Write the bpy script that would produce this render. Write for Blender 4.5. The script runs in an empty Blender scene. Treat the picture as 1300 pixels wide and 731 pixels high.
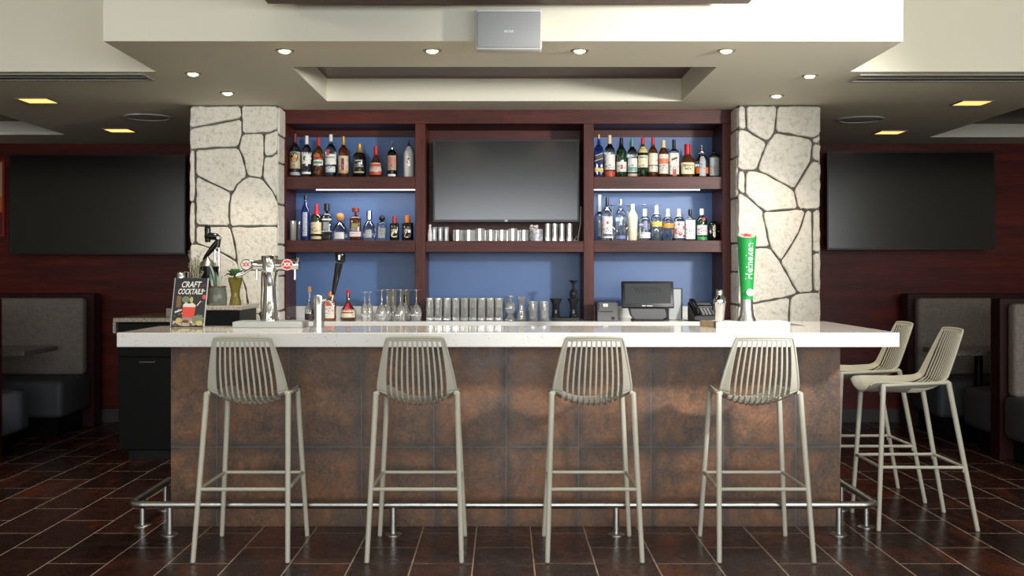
import bpy, bmesh, math, random
from mathutils import Vector, Matrix
random.seed(7)
PI = math.pi
sc = bpy.context.scene
C = sc.collection
F = 1390.0          # focal length in pixels of the 1300 px wide frame
H = 1.374           # eye height
def S(Y): return F / Y
def PX(px, Y): return (px - 640.0) * Y / F
def PZ(py, Y): return H - (py - 345.0) * Y / F

# ------------------------------------------------------------------ materials
MATS = {}
def lin(c):
    return tuple((v/255/12.92 if v/255 <= .04045 else ((v/255+.055)/1.055)**2.4) for v in c[:3]) + (1.0,)
class NT:
    def __init__(s, name):
        s.m = bpy.data.materials.new(name); s.m.use_nodes = True
        s.t = s.m.node_tree; s.b = s.t.nodes['Principled BSDF']
    def n(s, typ, **kw):
        nd = s.t.nodes.new(typ)
        for k, v in kw.items():
            if k.startswith('i_'):
                nd.inputs[k[2:].replace('_', ' ')].default_value = v
            else: setattr(nd, k, v)
        return nd
    def l(s, a, b): s.t.links.new(a, b)
    def coord(s, scale=(1,1,1), loc=(0,0,0), kind='Object'):
        tc = s.n('ShaderNodeTexCoord'); mp = s.n('ShaderNodeMapping')
        mp.inputs['Scale'].default_value = scale; mp.inputs['Location'].default_value = loc
        s.l(tc.outputs[kind], mp.inputs['Vector']); return mp.outputs['Vector']
    def noise(s, vec, scale, detail=4, rough=.55, dist=0):
        nd = s.n('ShaderNodeTexNoise'); nd.inputs['Scale'].default_value = scale
        nd.inputs['Detail'].default_value = detail; nd.inputs['Roughness'].default_value = rough
        nd.inputs['Distortion'].default_value = dist
        s.l(vec, nd.inputs['Vector']); return nd.outputs['Fac']
    def ramp(s, fac, stops):
        nd = s.n('ShaderNodeValToRGB'); e = nd.color_ramp.elements
        while len(e) < len(stops): e.new(.5)
        for i, (p, c) in enumerate(stops):
            e[i].position = p; e[i].color = c if len(c) == 4 else (*c, 1)
        s.l(fac, nd.inputs['Fac']); return nd.outputs['Color']
    def mix(s, fac, a, b, mode='MIX'):
        nd = s.n('ShaderNodeMix'); nd.data_type = 'RGBA'; nd.blend_type = mode
        def put(v, i):
            if hasattr(v, 'is_output'): s.l(v, nd.inputs[i])
            else: nd.inputs[i].default_value = v
        if hasattr(fac, 'is_output'): s.l(fac, nd.inputs[0])
        else: nd.inputs[0].default_value = fac
        put(a, 6); put(b, 7); return nd.outputs[2]
    def bump(s, h, strength=.3, dist=.01, normal=None):
        nd = s.n('ShaderNodeBump'); nd.inputs['Strength'].default_value = strength
        nd.inputs['Distance'].default_value = dist; s.l(h, nd.inputs['Height'])
        if normal: s.l(normal, nd.inputs['Normal'])
        s.l(nd.outputs['Normal'], s.b.inputs['Normal']); return nd.outputs['Normal']
def P(name, col, rough=.5, metal=0, spec=.5, trans=0, ior=1.45, emit=None, es=0, coat=0):
    if name in MATS: return MATS[name]
    t = NT(name); b = t.b
    b.inputs['Base Color'].default_value = lin(col); b.inputs['Roughness'].default_value = rough
    b.inputs['Metallic'].default_value = metal; b.inputs['Specular IOR Level'].default_value = spec
    b.inputs['Transmission Weight'].default_value = trans; b.inputs['IOR'].default_value = ior
    b.inputs['Coat Weight'].default_value = coat
    if emit:
        b.inputs['Emission Color'].default_value = lin(emit); b.inputs['Emission Strength'].default_value = es
    MATS[name] = t.m; return t.m
def wood(name, c0, c1, c2, axis, rough=.35, coat=.0, fine=1.0):
    if name in MATS: return MATS[name]
    t = NT(name)
    sc_ = {'x': (.7, 9, 9), 'y': (9, .7, 9), 'z': (9, 9, .7)}[axis]
    v = t.coord(tuple(q*fine for q in sc_))
    f1 = t.noise(v, 1.6, 6, .62, .6); f2 = t.noise(v, 9, 5, .7, .2)
    col = t.ramp(f1, [(.3, lin(c0)), (.5, lin(c1)), (.72, lin(c2))])
    col = t.mix(.35, col, t.ramp(f2, [(.35, lin(c0)), (.65, lin(c2))]))
    t.l(col, t.b.inputs['Base Color'])
    t.b.inputs['Roughness'].default_value = rough; t.b.inputs['Coat Weight'].default_value = coat; t.b.inputs['Specular IOR Level'].default_value = .28
    t.b.inputs['Coat Roughness'].default_value = .2
    t.bump(f2, .06, .004); MATS[name] = t.m; return t.m

def m_floor():
    t = NT('floor_tile'); tc = t.n('ShaderNodeTexCoord'); sp = t.n('ShaderNodeSeparateXYZ')
    t.l(tc.outputs['Object'], sp.inputs[0])
    ax = t.n('ShaderNodeMath', operation='SUBTRACT'); t.l(sp.outputs['X'], ax.inputs[0]); ax.inputs[1].default_value = .14
    ay = t.n('ShaderNodeMath', operation='SUBTRACT'); t.l(sp.outputs['Y'], ay.inputs[0]); ay.inputs[1].default_value = 6.0535
    cb = t.n('ShaderNodeCombineXYZ'); t.l(ay.outputs[0], cb.inputs[0]); t.l(ax.outputs[0], cb.inputs[1])
    br = t.n('ShaderNodeTexBrick'); br.offset = .5; br.offset_frequency = 2; br.squash = 1
    t.l(cb.outputs[0], br.inputs['Vector'])
    for k, v in (('Scale', 1), ('Mortar Size', .0036), ('Mortar Smooth', .1), ('Bias', -.1), ('Brick Width', .597), ('Row Height', .287)):
        br.inputs[k].default_value = v
    br.inputs['Color1'].default_value = lin((38, 23, 20)); br.inputs['Color2'].default_value = lin((64, 35, 28))
    br.inputs['Mortar'].default_value = lin((150, 135, 122))
    v = t.coord((1, 1, 1)); v2 = t.coord((3, .8, 1))
    off = t.n('ShaderNodeVectorMath', operation='SCALE'); t.l(br.outputs['Color'], off.inputs[0]); off.inputs['Scale'].default_value = 700
    av = t.n('ShaderNodeVectorMath', operation='ADD'); t.l(v2, av.inputs[0]); t.l(off.outputs[0], av.inputs[1])
    n1 = t.noise(av.outputs[0], 1.1, 5, .62, .8); n2 = t.noise(v, 10, 4, .6)
    mask = t.ramp(n1, [(.52, (0, 0, 0)), (.74, (1, 1, 1))])
    rusty = t.mix(mask, br.outputs['Color'], lin((118, 58, 36)))
    col = t.mix(.25, rusty, t.ramp(n2, [(.3, lin((26, 18, 17))), (.7, lin((70, 46, 38)))]))
    fin = t.mix(br.outputs['Fac'], col, lin((188, 172, 158)))
    t.l(fin, t.b.inputs['Base Color'])
    rr = t.ramp(n2, [(.3, (.2, .2, .2)), (.7, (.36, .36, .36))]); t.l(rr, t.b.inputs['Roughness']); t.b.inputs['Specular IOR Level'].default_value = .36
    inv = t.n('ShaderNodeMath', operation='MULTIPLY_ADD'); t.l(br.outputs['Fac'], inv.inputs[0]); inv.inputs[1].default_value = -1; inv.inputs[2].default_value = 1
    nm = t.bump(inv.outputs[0], .5, .002)
    MATS['floor'] = t.m; return t.m
def m_bartile():
    t = NT('rusty_metal_tile'); tc = t.n('ShaderNodeTexCoord'); sp = t.n('ShaderNodeSeparateXYZ')
    t.l(tc.outputs['Object'], sp.inputs[0])
    ax = t.n('ShaderNodeMath', operation='SUBTRACT'); t.l(sp.outputs['X'], ax.inputs[0]); ax.inputs[1].default_value = .0115
    az = t.n('ShaderNodeMath', operation='SUBTRACT'); t.l(sp.outputs['Z'], az.inputs[0]); az.inputs[1].default_value = .429
    cb = t.n('ShaderNodeCombineXYZ'); t.l(ax.outputs[0], cb.inputs[0]); t.l(az.outputs[0], cb.inputs[1])
    br = t.n('ShaderNodeTexBrick'); br.offset = 0; br.squash = 1
    t.l(cb.outputs[0], br.inputs['Vector'])
    for k, v in (('Scale', 1), ('Mortar Size', .0026), ('Mortar Smooth', .1), ('Bias', 0), ('Brick Width', .391), ('Row Height', .57)):
        br.inputs[k].default_value = v
    br.inputs['Color1'].default_value = (0, 0, 0, 1); br.inputs['Color2'].default_value = (1, 1, 1, 1)
    v = t.coord((1, 1, 1))
    # the pattern restarts in every tile
    off = t.n('ShaderNodeVectorMath', operation='SCALE'); t.l(br.outputs['Color'], off.inputs[0]); off.inputs['Scale'].default_value = 7
    av = t.n('ShaderNodeVectorMath', operation='ADD'); t.l(v, av.inputs[0]); t.l(off.outputs[0], av.inputs[1])
    n1 = t.noise(av.outputs[0], 3.2, 7, .68, .9); n2 = t.noise(av.outputs[0], 11, 6, .7, .4); n3 = t.noise(v, 60, 4, .7)
    col = t.ramp(n1, [(.30, lin((36, 33, 32))), (.43, lin((66, 53, 46))), (.52, lin((116, 80, 54))), (.61, lin((152, 98, 58))), (.70, lin((104, 100, 96)))])
    col2 = t.ramp(n2, [(.34, lin((34, 31, 30))), (.5, lin((98, 70, 52))), (.66, lin((160, 116, 82)))])
    col = t.mix(.48, col, col2)
    col = t.mix(.3, col, t.ramp(n3, [(.35, lin((30, 26, 24))), (.7, lin((150, 118, 92)))]))
    b2 = t.n('ShaderNodeTexBrick'); b2.offset = 0; t.l(cb.outputs[0], b2.inputs['Vector'])
    for k, v_ in (('Scale', 1), ('Mortar Size', .06), ('Mortar Smooth', 1), ('Brick Width', .391), ('Row Height', .57)): b2.inputs[k].default_value = v_
    sm = t.n('ShaderNodeMath', operation='MULTIPLY'); t.l(b2.outputs['Fac'], sm.inputs[0]); t.l(t.ramp(n2, [(.35, (0, 0, 0)), (.6, (1, 1, 1))]), sm.inputs[1])
    col = t.mix(sm.outputs[0], col, lin((58, 54, 52)))
    fin = t.mix(br.outputs['Fac'], col, lin((98, 94, 90)))
    t.l(fin, t.b.inputs['Base Color'])
    t.l(t.ramp(n2, [(.3, (.32, .32, .32)), (.7, (.5, .5, .5))]), t.b.inputs['Roughness'])
    t.b.inputs['Metallic'].default_value = .1
    inv = t.n('ShaderNodeMath', operation='MULTIPLY_ADD'); t.l(br.outputs['Fac'], inv.inputs[0]); inv.inputs[1].default_value = -1; inv.inputs[2].default_value = 1
    nb = t.bump(inv.outputs[0], .6, .003)
    t.bump(n2, .25, .006, nb); MATS['bartile'] = t.m; return t.m
def m_speck(name, base, speck, scale, lo, rough=.15, amount=.5):
    t = NT(name); v = t.coord()
    vo = t.n('ShaderNodeTexVoronoi'); vo.inputs['Scale'].default_value = scale; t.l(v, vo.inputs['Vector'])
    n = t.noise(v, scale*.45, 2)
    m = t.ramp(vo.outputs['Distance'], [(lo, (1, 1, 1)), (lo+.05, (0, 0, 0))])
    k = t.ramp(n, [(amount, (0, 0, 0)), (amount+.06, (1, 1, 1))])
    mm = t.mix(1.0, m, k, 'MULTIPLY')
    t.l(t.mix(mm, lin(base), lin(speck)), t.b.inputs['Base Color'])
    t.b.inputs['Roughness'].default_value = rough; MATS[name] = t.m; return t.m
def m_granite(name, a, b, c, scale=90, rough=.2):
    t = NT(name); v = t.coord()
    n = t.noise(v, scale, 3, .8); n2 = t.noise(v, scale*2.6, 2, .8)
    col = t.ramp(n, [(.36, lin(a)), (.5, lin(b)), (.62, lin(c))])
    col = t.mix(.4, col, t.ramp(n2, [(.4, lin(a)), (.6, lin(c))]))
    t.l(col, t.b.inputs['Base Color']); t.b.inputs['Roughness'].default_value = rough; MATS[name] = t.m; return t.m
def m_stone():
    t = NT('limestone'); v = t.coord()
    n1 = t.noise(v, 3.0, 5, .6); n2 = t.noise(v, 28, 8, .72, .3); n3 = t.noise(v, 110, 4, .7)
    col = t.ramp(n1, [(.3, lin((212, 206, 192))), (.55, lin((230, 226, 215))), (.75, lin((218, 206, 182)))])
    col = t.mix(.42, col, t.ramp(n2, [(.36, lin((150, 142, 128))), (.5, lin((230, 226, 216)))]))
    t.l(col, t.b.inputs['Base Color']); t.b.inputs['Roughness'].default_value = .85
    nb = t.bump(n2, .8, .016); t.bump(n3, .4, .005, nb); MATS['stone'] = t.m; return t.m
def m_fabric(name, a, b, scale=240):
    t = NT(name); v = t.coord((1, 1, 1))
    w1 = t.noise(t.coord((1, 1, .12)), scale, 2); w2 = t.noise(t.coord((.12, .12, 1)), scale, 2)
    ad = t.n('ShaderNodeMath', operation='ADD'); t.l(w1, ad.inputs[0]); t.l(w2, ad.inputs[1])
    hf = t.n('ShaderNodeMath', operation='MULTIPLY'); t.l(ad.outputs[0], hf.inputs[0]); hf.inputs[1].default_value = .5
    t.l(t.ramp(hf.outputs[0], [(.38, lin(a)), (.62, lin(b))]), t.b.inputs['Base Color'])
    t.b.inputs['Roughness'].default_value = .9; t.bump(hf.outputs[0], .2, .002); MATS[name] = t.m; return t.m
def m_grille():
    t = NT('perforated_grille'); v = t.coord((150, 150, 150))
    ck = t.n('ShaderNodeTexVoronoi'); ck.inputs['Scale'].default_value = 1; ck.inputs['Randomness'].default_value = 0
    t.l(v, ck.inputs['Vector'])
    t.l(t.ramp(ck.outputs['Distance'], [(.28, lin((120, 121, 120))), (.42, lin((176, 178, 177)))]), t.b.inputs['Base Color'])
    t.b.inputs['Roughness'].default_value = .5; MATS['grille'] = t.m; return t.m
def m_blue():
    t = NT('blue_back_panel'); v = t.coord()
    n = t.noise(v, 2.2, 4, .6); n2 = t.noise(v, 60, 3, .8)
    col = t.mix(t.ramp(n, [(.3, (0, 0, 0)), (.7, (1, 1, 1))]), lin((68, 100, 150)), lin((78, 110, 160)))
    col = t.mix(t.ramp(n2, [(.74, (0, 0, 0)), (.8, (1, 1, 1))]), col, lin((150, 170, 205)))
    t.l(col, t.b.inputs['Base Color']); t.b.inputs['Roughness'].default_value = .4; MATS['blue'] = t.m; return t.m

m_floor(); m_bartile(); m_stone(); m_grille(); m_blue()
m_speck('quartz', (232, 231, 228), (120, 112, 104), 85, .13, .05, .52)
m_granite('granite_beige', (92, 84, 76), (170, 158, 140), (206, 198, 182))
m_granite('granite_dark', (40, 38, 38), (96, 92, 90), (160, 156, 150), 110)
m_fabric('booth_fabric', (118, 109, 104), (142, 133, 127), 160)
wood('wood_h', (38, 11, 7), (66, 22, 14), (98, 40, 26), 'x', .4)
wood('wood_wall', (40, 8, 6), (76, 18, 12), (116, 34, 22), 'x', .42, 0, .8)
wood('wood_v', (44, 13, 8), (74, 26, 16), (104, 44, 29), 'z', .4)
wood('wood_dark', (24, 8, 8), (40, 14, 12), (58, 22, 18), 'z', .4)
wood('wood_beam', (44, 20, 12), (72, 34, 20), (102, 52, 30), 'x', .5)
cream = P('cream_paint', (216, 210, 188), .75)
greywhite = P('soffit_paint', (230, 226, 208), .75)
black = P('black_lacquer', (7, 7, 8), .45, 0, .18)
blackp = P('black_plastic', (12, 12, 13), .4, 0, .3)
mortar = P('mortar', (92, 90, 84), .95)
vinyl = P('grey_vinyl', (70, 74, 78), .55, 0, .3)
steel = P('brushed_steel', (190, 190, 188), .33, 1)
tray_steel = P('tray_steel_mat', (176, 176, 174), .5, .7)
chrome = P('chrome', (226, 226, 226), .07, 1)
stool_p = P('stool_paint', (192, 189, 174), .42)
white_p = P('white_plastic', (225, 224, 220), .45)
screen = P('screen_glass', (6, 6, 7), .17, 0, .75)
bezel = P('bezel', (10, 10, 11), .3)
glass = P('clear_glass', (250, 250, 244), .02, 0, .7, .76, 1.5, coat=1)
glass.node_tree.nodes['Principled BSDF'].inputs['Coat IOR'].default_value = 2.0
paper = P('paper_white', (232, 230, 222), .6)
trimp = P('base_trim', (64, 60, 60), .5)

# ------------------------------------------------------------------ mesh builder
class MB:
    def __init__(s): s.bm = bmesh.new(); s.mi = 0
    def _face(s, vs):
        try:
            f = s.bm.faces.new(vs); f.material_index = s.mi; return f
        except ValueError: return None
    def box(s, x0, x1, y0, y1, z0, z1, bev=0, seg=2):
        if x0 > x1: x0, x1 = x1, x0
        if y0 > y1: y0, y1 = y1, y0
        if z0 > z1: z0, z1 = z1, z0
        v = [s.bm.verts.new(p) for p in ((x0,y0,z0),(x1,y0,z0),(x1,y1,z0),(x0,y1,z0),(x0,y0,z1),(x1,y0,z1),(x1,y1,z1),(x0,y1,z1))]
        fs = [s._face([v[i] for i in q]) for q in ((0,3,2,1),(4,5,6,7),(0,1,5,4),(1,2,6,5),(2,3,7,6),(3,0,4,7))]
        if bev:
            es = list({e for f in fs for e in f.edges})
            bmesh.ops.bevel(s.bm, geom=es, offset=bev, segments=seg, affect='EDGES', profile=.5)
        return s
    def tube(s, pts, r, n=12, caps=True, radii=None, flat=1.0):
        pts = [Vector(p) for p in pts]; rings = []
        up0 = None
        for i, p in enumerate(pts):
            if i == 0: d = pts[1]-p
            elif i == len(pts)-1: d = p-pts[i-1]
            else: d = (pts[i+1]-p).normalized() + (p-pts[i-1]).normalized()
            d.normalize()
            if up0 is None:
                up0 = Vector((0,0,1)) if abs(d.z) < .9 else Vector((1,0,0))
            a = d.cross(up0)
            if a.length < 1e-5: a = d.cross(Vector((0,1,0)))
            a.normalize(); b = a.cross(d).normalized(); up0 = b
            rr = radii[i] if radii else r
            rings.append([s.bm.verts.new(p + a*math.cos(2*PI*k/n)*rr + b*math.sin(2*PI*k/n)*rr*flat) for k in range(n)])
        for i in range(len(rings)-1):
            for k in range(n):
                s._face([rings[i][k], rings[i][(k+1)%n], rings[i+1][(k+1)%n], rings[i+1][k]])
        if caps:
            s._face(list(reversed(rings[0]))); s._face(rings[-1])
        return s
    def lathe(s, prof, c=(0,0,0), n=24, p=2.0, sx=1, sy=1, caps=True):
        rings = []
        for r, z in prof:
            if r < 1e-6:
                rings.append([s.bm.verts.new((c[0], c[1], c[2]+z))]); continue
            ring = []
            for k in range(n):
                a = 2*PI*k/n; ca, sa = math.cos(a), math.sin(a)
                q = 1.0 if p == 2 else 1/((abs(ca)**p+abs(sa)**p)**(1/p))
                ring.append(s.bm.verts.new((c[0]+r*q*ca*sx, c[1]+r*q*sa*sy, c[2]+z)))
            rings.append(ring)
        for i in range(len(rings)-1):
            A, B = rings[i], rings[i+1]
            for k in range(n):
                k2 = (k+1) % n
                if len(A) == 1 and len(B) == 1: continue
                if len(A) == 1: s._face([A[0], B[k2], B[k]])
                elif len(B) == 1: s._face([A[k], A[k2], B[0]])
                else: s._face([A[k], A[k2], B[k2], B[k]])
        if caps:
            if len(rings[0]) > 1: s._face(list(reversed(rings[0])))
            if len(rings[-1]) > 1: s._face(rings[-1])
        return s
    def patch(s, c, rf, z0, z1, a0, a1, p=2.0, sx=1, sy=1, off=.0006, n=14, nz=6, slant=0):
        """curved label facing -Y; angles in degrees from -Y"""
        g = []
        for j in range(nz+1):
            row = []
            for i in range(n+1):
                u = i/n; z = z0+(z1-z0)*j/nz + slant*(u-.5)
                a = math.radians(-90 + a0 + (a1-a0)*u); ca, sa = math.cos(a), math.sin(a)
                q = 1.0 if p == 2 else 1/((abs(ca)**p+abs(sa)**p)**(1/p))
                r = rf(z)*q + off
                row.append(s.bm.verts.new((c[0]+r*ca*sx, c[1]+r*sa*sy, c[2]+z)))
            g.append(row)
        for j in range(nz):
            for i in range(n): s._face([g[j][i], g[j][i+1], g[j+1][i+1], g[j+1][i]])
        return s
    def prism(s, pts, axis, d0, d1):
        """polygon pts (2D) extruded along axis from d0 to d1"""
        def mk(p, d): return {'x': (d, p[0], p[1]), 'y': (p[0], d, p[1]), 'z': (p[0], p[1], d)}[axis]
        A = [s.bm.verts.new(mk(p, d0)) for p in pts]; B = [s.bm.verts.new(mk(p, d1)) for p in pts]
        s._face(A); s._face(list(reversed(B))); n = len(pts)
        for i in range(n): s._face([A[i], B[i], B[(i+1)%n], A[(i+1)%n]])
        return s
    def disc(s, c, r, normal='y', n=24, rz=None, squash=1):
        vs = []
        for k in range(n):
            a = 2*PI*k/n
            if normal == 'y': vs.append(s.bm.verts.new((c[0]+r*math.cos(a), c[1], c[2]+r*squash*math.sin(a))))
            else: vs.append(s.bm.verts.new((c[0]+r*math.cos(a), c[1]+r*squash*math.sin(a), c[2])))
        s._face(vs); return s
    def sphere(s, c, r, n=16, sz=1, sx=1, sy=1):
        prof = [(r*math.sin(PI*i/8), -r*sz*math.cos(PI*i/8)) for i in range(9)]
        prof[0] = (0, -r*sz); prof[-1] = (0, r*sz)
        return s.lathe(prof, c, n, sx=sx, sy=sy)
    def addmesh(s, me, fn):
        vm = {}
        for v in me.vertices: vm[v.index] = s.bm.verts.new(fn(v.co))
        for p in me.polygons: s._face([vm[i] for i in p.vertices])
        return s
    def xf(s, M): bmesh.ops.transform(s.bm, matrix=M, verts=s.bm.verts); return s

def obj(name, mb, mats, parent=None, smooth=True, ang=40, local=False, base=None):
    """link the built shape as ONE mesh object; world-space shapes are re-based on their thing"""
    me = bpy.data.meshes.new(name)
    bmesh.ops.recalc_face_normals(mb.bm, faces=mb.bm.faces)
    org = Vector((0,0,0))
    if parent is not None and not local:
        q = parent
        while q is not None: org += q.location; q = q.parent
    if base is not None: org = Vector(base)
    if org.length > 0: bmesh.ops.translate(mb.bm, vec=-org, verts=mb.bm.verts)
    mb.bm.to_mesh(me); mb.bm.free()
    for m in (mats if isinstance(mats, (list, tuple)) else [mats]): me.materials.append(m)
    if smooth:
        for p in me.polygons: p.use_smooth = True
        try: me.set_sharp_from_angle(angle=math.radians(ang))
        except Exception: pass
    o = bpy.data.objects.new(name, me); C.objects.link(o)
    if parent is not None: o.parent = parent
    if base is not None and parent is None: o.location = base
    return o
def thing(name, label, cat, loc=(0,0,0), group=None, rot=(0,0,0)):
    o = bpy.data.objects.new(name, None); C.objects.link(o); o.location = loc; o.rotation_euler = rot
    o.empty_display_size = .05
    return tag(o, label, cat, group)
def tag(o, label, cat, group=None):
    o['label'] = label; o['category'] = cat
    if group: o['group'] = group
    return o
def struct(name, mb, mats, **kw):
    o = obj(name, mb, mats, **kw); o['kind'] = 'structure'; return o
def dup(root, loc, label, group=None, rz=None):
    r = root.copy(); C.objects.link(r); r.location = loc; r['label'] = label
    if rz is not None: r.rotation_euler = (0, 0, rz)
    if group: r['group'] = group
    for ch in list(root.children):
        c = ch.copy(); C.objects.link(c); c.parent = r
        for g in list(ch.children):
            d = g.copy(); C.objects.link(d); d.parent = c
    return r
TXT = {}
def text_mesh(txt, size, bold=0):
    key = (txt, size, bold)
    if key in TXT: return TXT[key]
    cu = bpy.data.curves.new('t', 'FONT'); cu.body = txt; cu.size = size; cu.align_x = 'CENTER'; cu.align_y = 'CENTER'
    cu.resolution_u = 3; cu.offset = bold
    o = bpy.data.objects.new('t', cu); C.objects.link(o)
    bpy.context.view_layer.update()
    me = bpy.data.meshes.new_from_object(o.evaluated_get(bpy.context.evaluated_depsgraph_get()))
    bpy.data.objects.remove(o); TXT[key] = me; return me
def wrap_text(mb, txt, size, c, rf, zc, vertical=False, ang=0, off=.001, p=2.0, sx=1, sy=1, bold=0, squeeze=1):
    me = text_mesh(txt, size, bold)
    def fn(v):
        lat, z = (-v.y, zc+v.x*squeeze) if vertical else (v.x*squeeze, zc+v.y)
        a = math.radians(-90+ang) + lat/rf(z); ca, sa = math.cos(a), math.sin(a)
        q = 1.0 if p == 2 else 1/((abs(ca)**p+abs(sa)**p)**(1/p))
        r = rf(z)*q+off
        return (c[0]+r*ca*sx, c[1]+r*sa*sy, c[2]+z)
    return mb.addmesh(me, fn)
def flat_text(mb, txt, size, c, bold=0, squeeze=1, shear=0):
    me = text_mesh(txt, size, bold)
    return mb.addmesh(me, lambda v: (c[0]+v.x*squeeze+v.y*shear, c[1], c[2]+v.y))

# ------------------------------------------------------------------ the room
ZC = 2.545; ZU = 3.35; YB = 10.0; XW = 6.2; YF = -4.0
YP, YM = 5.56, 6.406        # soffit noses: the middle one steps forward
XL, XR = -2.036, 2.026
struct('floor', MB().box(-XW, XW, YF, YB, -.1, 0), MATS['floor'], smooth=False)
struct('wall_back', MB().box(-XW, XW, YB, YB+.1, 0, ZU), MATS['wood_wall'], smooth=False)
struct('wall_left', MB().box(-XW-.1, -XW, YF, YB, 0, ZU), cream, smooth=False)
fw = MB().box(XW, XW+.1, YF, YB, 0, ZU); struct('wall_right', fw, cream, smooth=False)
wf = MB()
wf.box(-XW, XW, YF-.1, YF, 0, .7); wf.box(-XW, XW, YF-.1, YF, 2.7, ZU)
for a, b in ((-6.2, -5.9), (-2.2, -1.6), (1.6, 2.2), (5.9, 6.2)): wf.box(a, b, YF-.1, YF, .7, 2.7)
struct('wall_front', wf, cream, smooth=False)
for i, (a, b) in enumerate(((-5.9, -2.2), (-1.6, 1.6), (2.2, 5.9))):  # frames of the windows assumed behind the camera
    w = MB()
    w.box(a, a+.06, YF-.08, YF-.02, .7, 2.7); w.box(b-.06, b, YF-.08, YF-.02, .7, 2.7)
    w.box(a+.06, b-.06, YF-.08, YF-.02, .7, .76); w.box(a+.06, b-.06, YF-.08, YF-.02, 2.64, 2.7)
    struct('window_%d' % (i+1), w, black, smooth=False)
struct('baseboard_back', MB().box(-XW, XW, YB-.018, YB, 0, .125, .003), trimp, smooth=False)
# dropped ceiling over the bar: slab with three coffers cut in it
cz0, cz1 = ZC, ZC+.35
RX0, RX1, RY0, RY1 = -1.215, 1.215, 6.26, 7.51       # middle coffer
LX, LY0, LY1 = -3.75, 7.3, 9.35                        # left coffer
QX, QY0, QY1 = 3.7, 7.5, 9.52                          # right coffer
c = MB()
c.box(XL, XR, YP, RY0, cz0, ZU)                        # nose
c.box(XL, RX0, RY0, RY1, cz0, ZU); c.box(RX1, XR, RY0, RY1, cz0, ZU)
c.box(XL, XR, RY1, YB, cz0, ZU)
c.box(-XW, XL, YM, LY0, cz0, ZU); c.box(LX, XL, LY0, LY1, cz0, ZU); c.box(-XW, XL, LY1, YB, cz0, ZU)
c.box(XR, XW, YM, QY0, cz0, ZU); c.box(XR, QX, QY0, QY1, cz0, ZU); c.box(XR, XW, QY1, YB, cz0, ZU)
struct('ceiling', c, greywhite, smooth=False)
struct('trim_1', MB().box(RX0, RX1, RY0, RY1, 2.70, 2.74), MATS['wood_h'], smooth=False)
struct('trim_2', MB().box(-XW, LX, LY0, LY1, 2.66, 2.70), MATS['wood_dark'], smooth=False)
struct('trim_3', MB().box(QX, XW, QY0, QY1, 2.66, 2.70), MATS['wood_dark'], smooth=False)
up = MB().box(-XW, XW, YF, YP, ZU, ZU+.1).box(-XW, XL, YP, YM, ZU, ZU+.1).box(XR, XW, YP, YM, ZU, ZU+.1)
struct('ceiling_upper', up, cream, smooth=False)
# dark wood cloud hung under the high ceiling in front of the bar
bt = MB()
bt.box(-1.166, 1.206, 3.4, 5.40, 2.694, 2.80, .006); bt.box(-1.0, 1.04, 3.6, 5.2, 2.80, ZU)
struct('ceiling_beam', bt, MATS['wood_beam'], smooth=False)

# ------------------------------------------------------------------ stone columns
def inset(poly, d):
    """move every edge of a polygon inwards by d"""
    n = len(poly); area = sum(poly[i][0]*poly[(i+1)%n][1]-poly[(i+1)%n][0]*poly[i][1] for i in range(n))
    if area < 0: poly = poly[::-1]
    out = []
    for i in range(n):
        p0, p1, p2 = Vector(poly[i-1]), Vector(poly[i]), Vector(poly[(i+1)%n])
        e1 = (p1-p0).normalized(); e2 = (p2-p1).normalized()
        n1 = Vector((-e1.y, e1.x)); n2 = Vector((-e2.y, e2.x)); b = n1+n2
        if b.length < 1e-4: b = n1
        b.normalize(); k = max(.45, b.dot(n1)); out.append(p1 + b*(d/k))
    return out
def rough_poly(poly, rnd):
    """break long edges with small irregularities and round the corners"""
    out = []; n = len(poly)
    for i in range(n):
        a, b = Vector(poly[i]), Vector(poly[(i+1)%n]); L = (b-a).length
        c0 = min(.014, L*.3); k = max(2, int(L/.05))
        e = (b-a).normalized(); nn = Vector((-e.y, e.x))
        for j in range(k+1):
            t = c0 + (L-2*c0)*j/k
            out.append(a + e*t + nn*rnd.uniform(-.0035, .0035))
    return out
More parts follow.
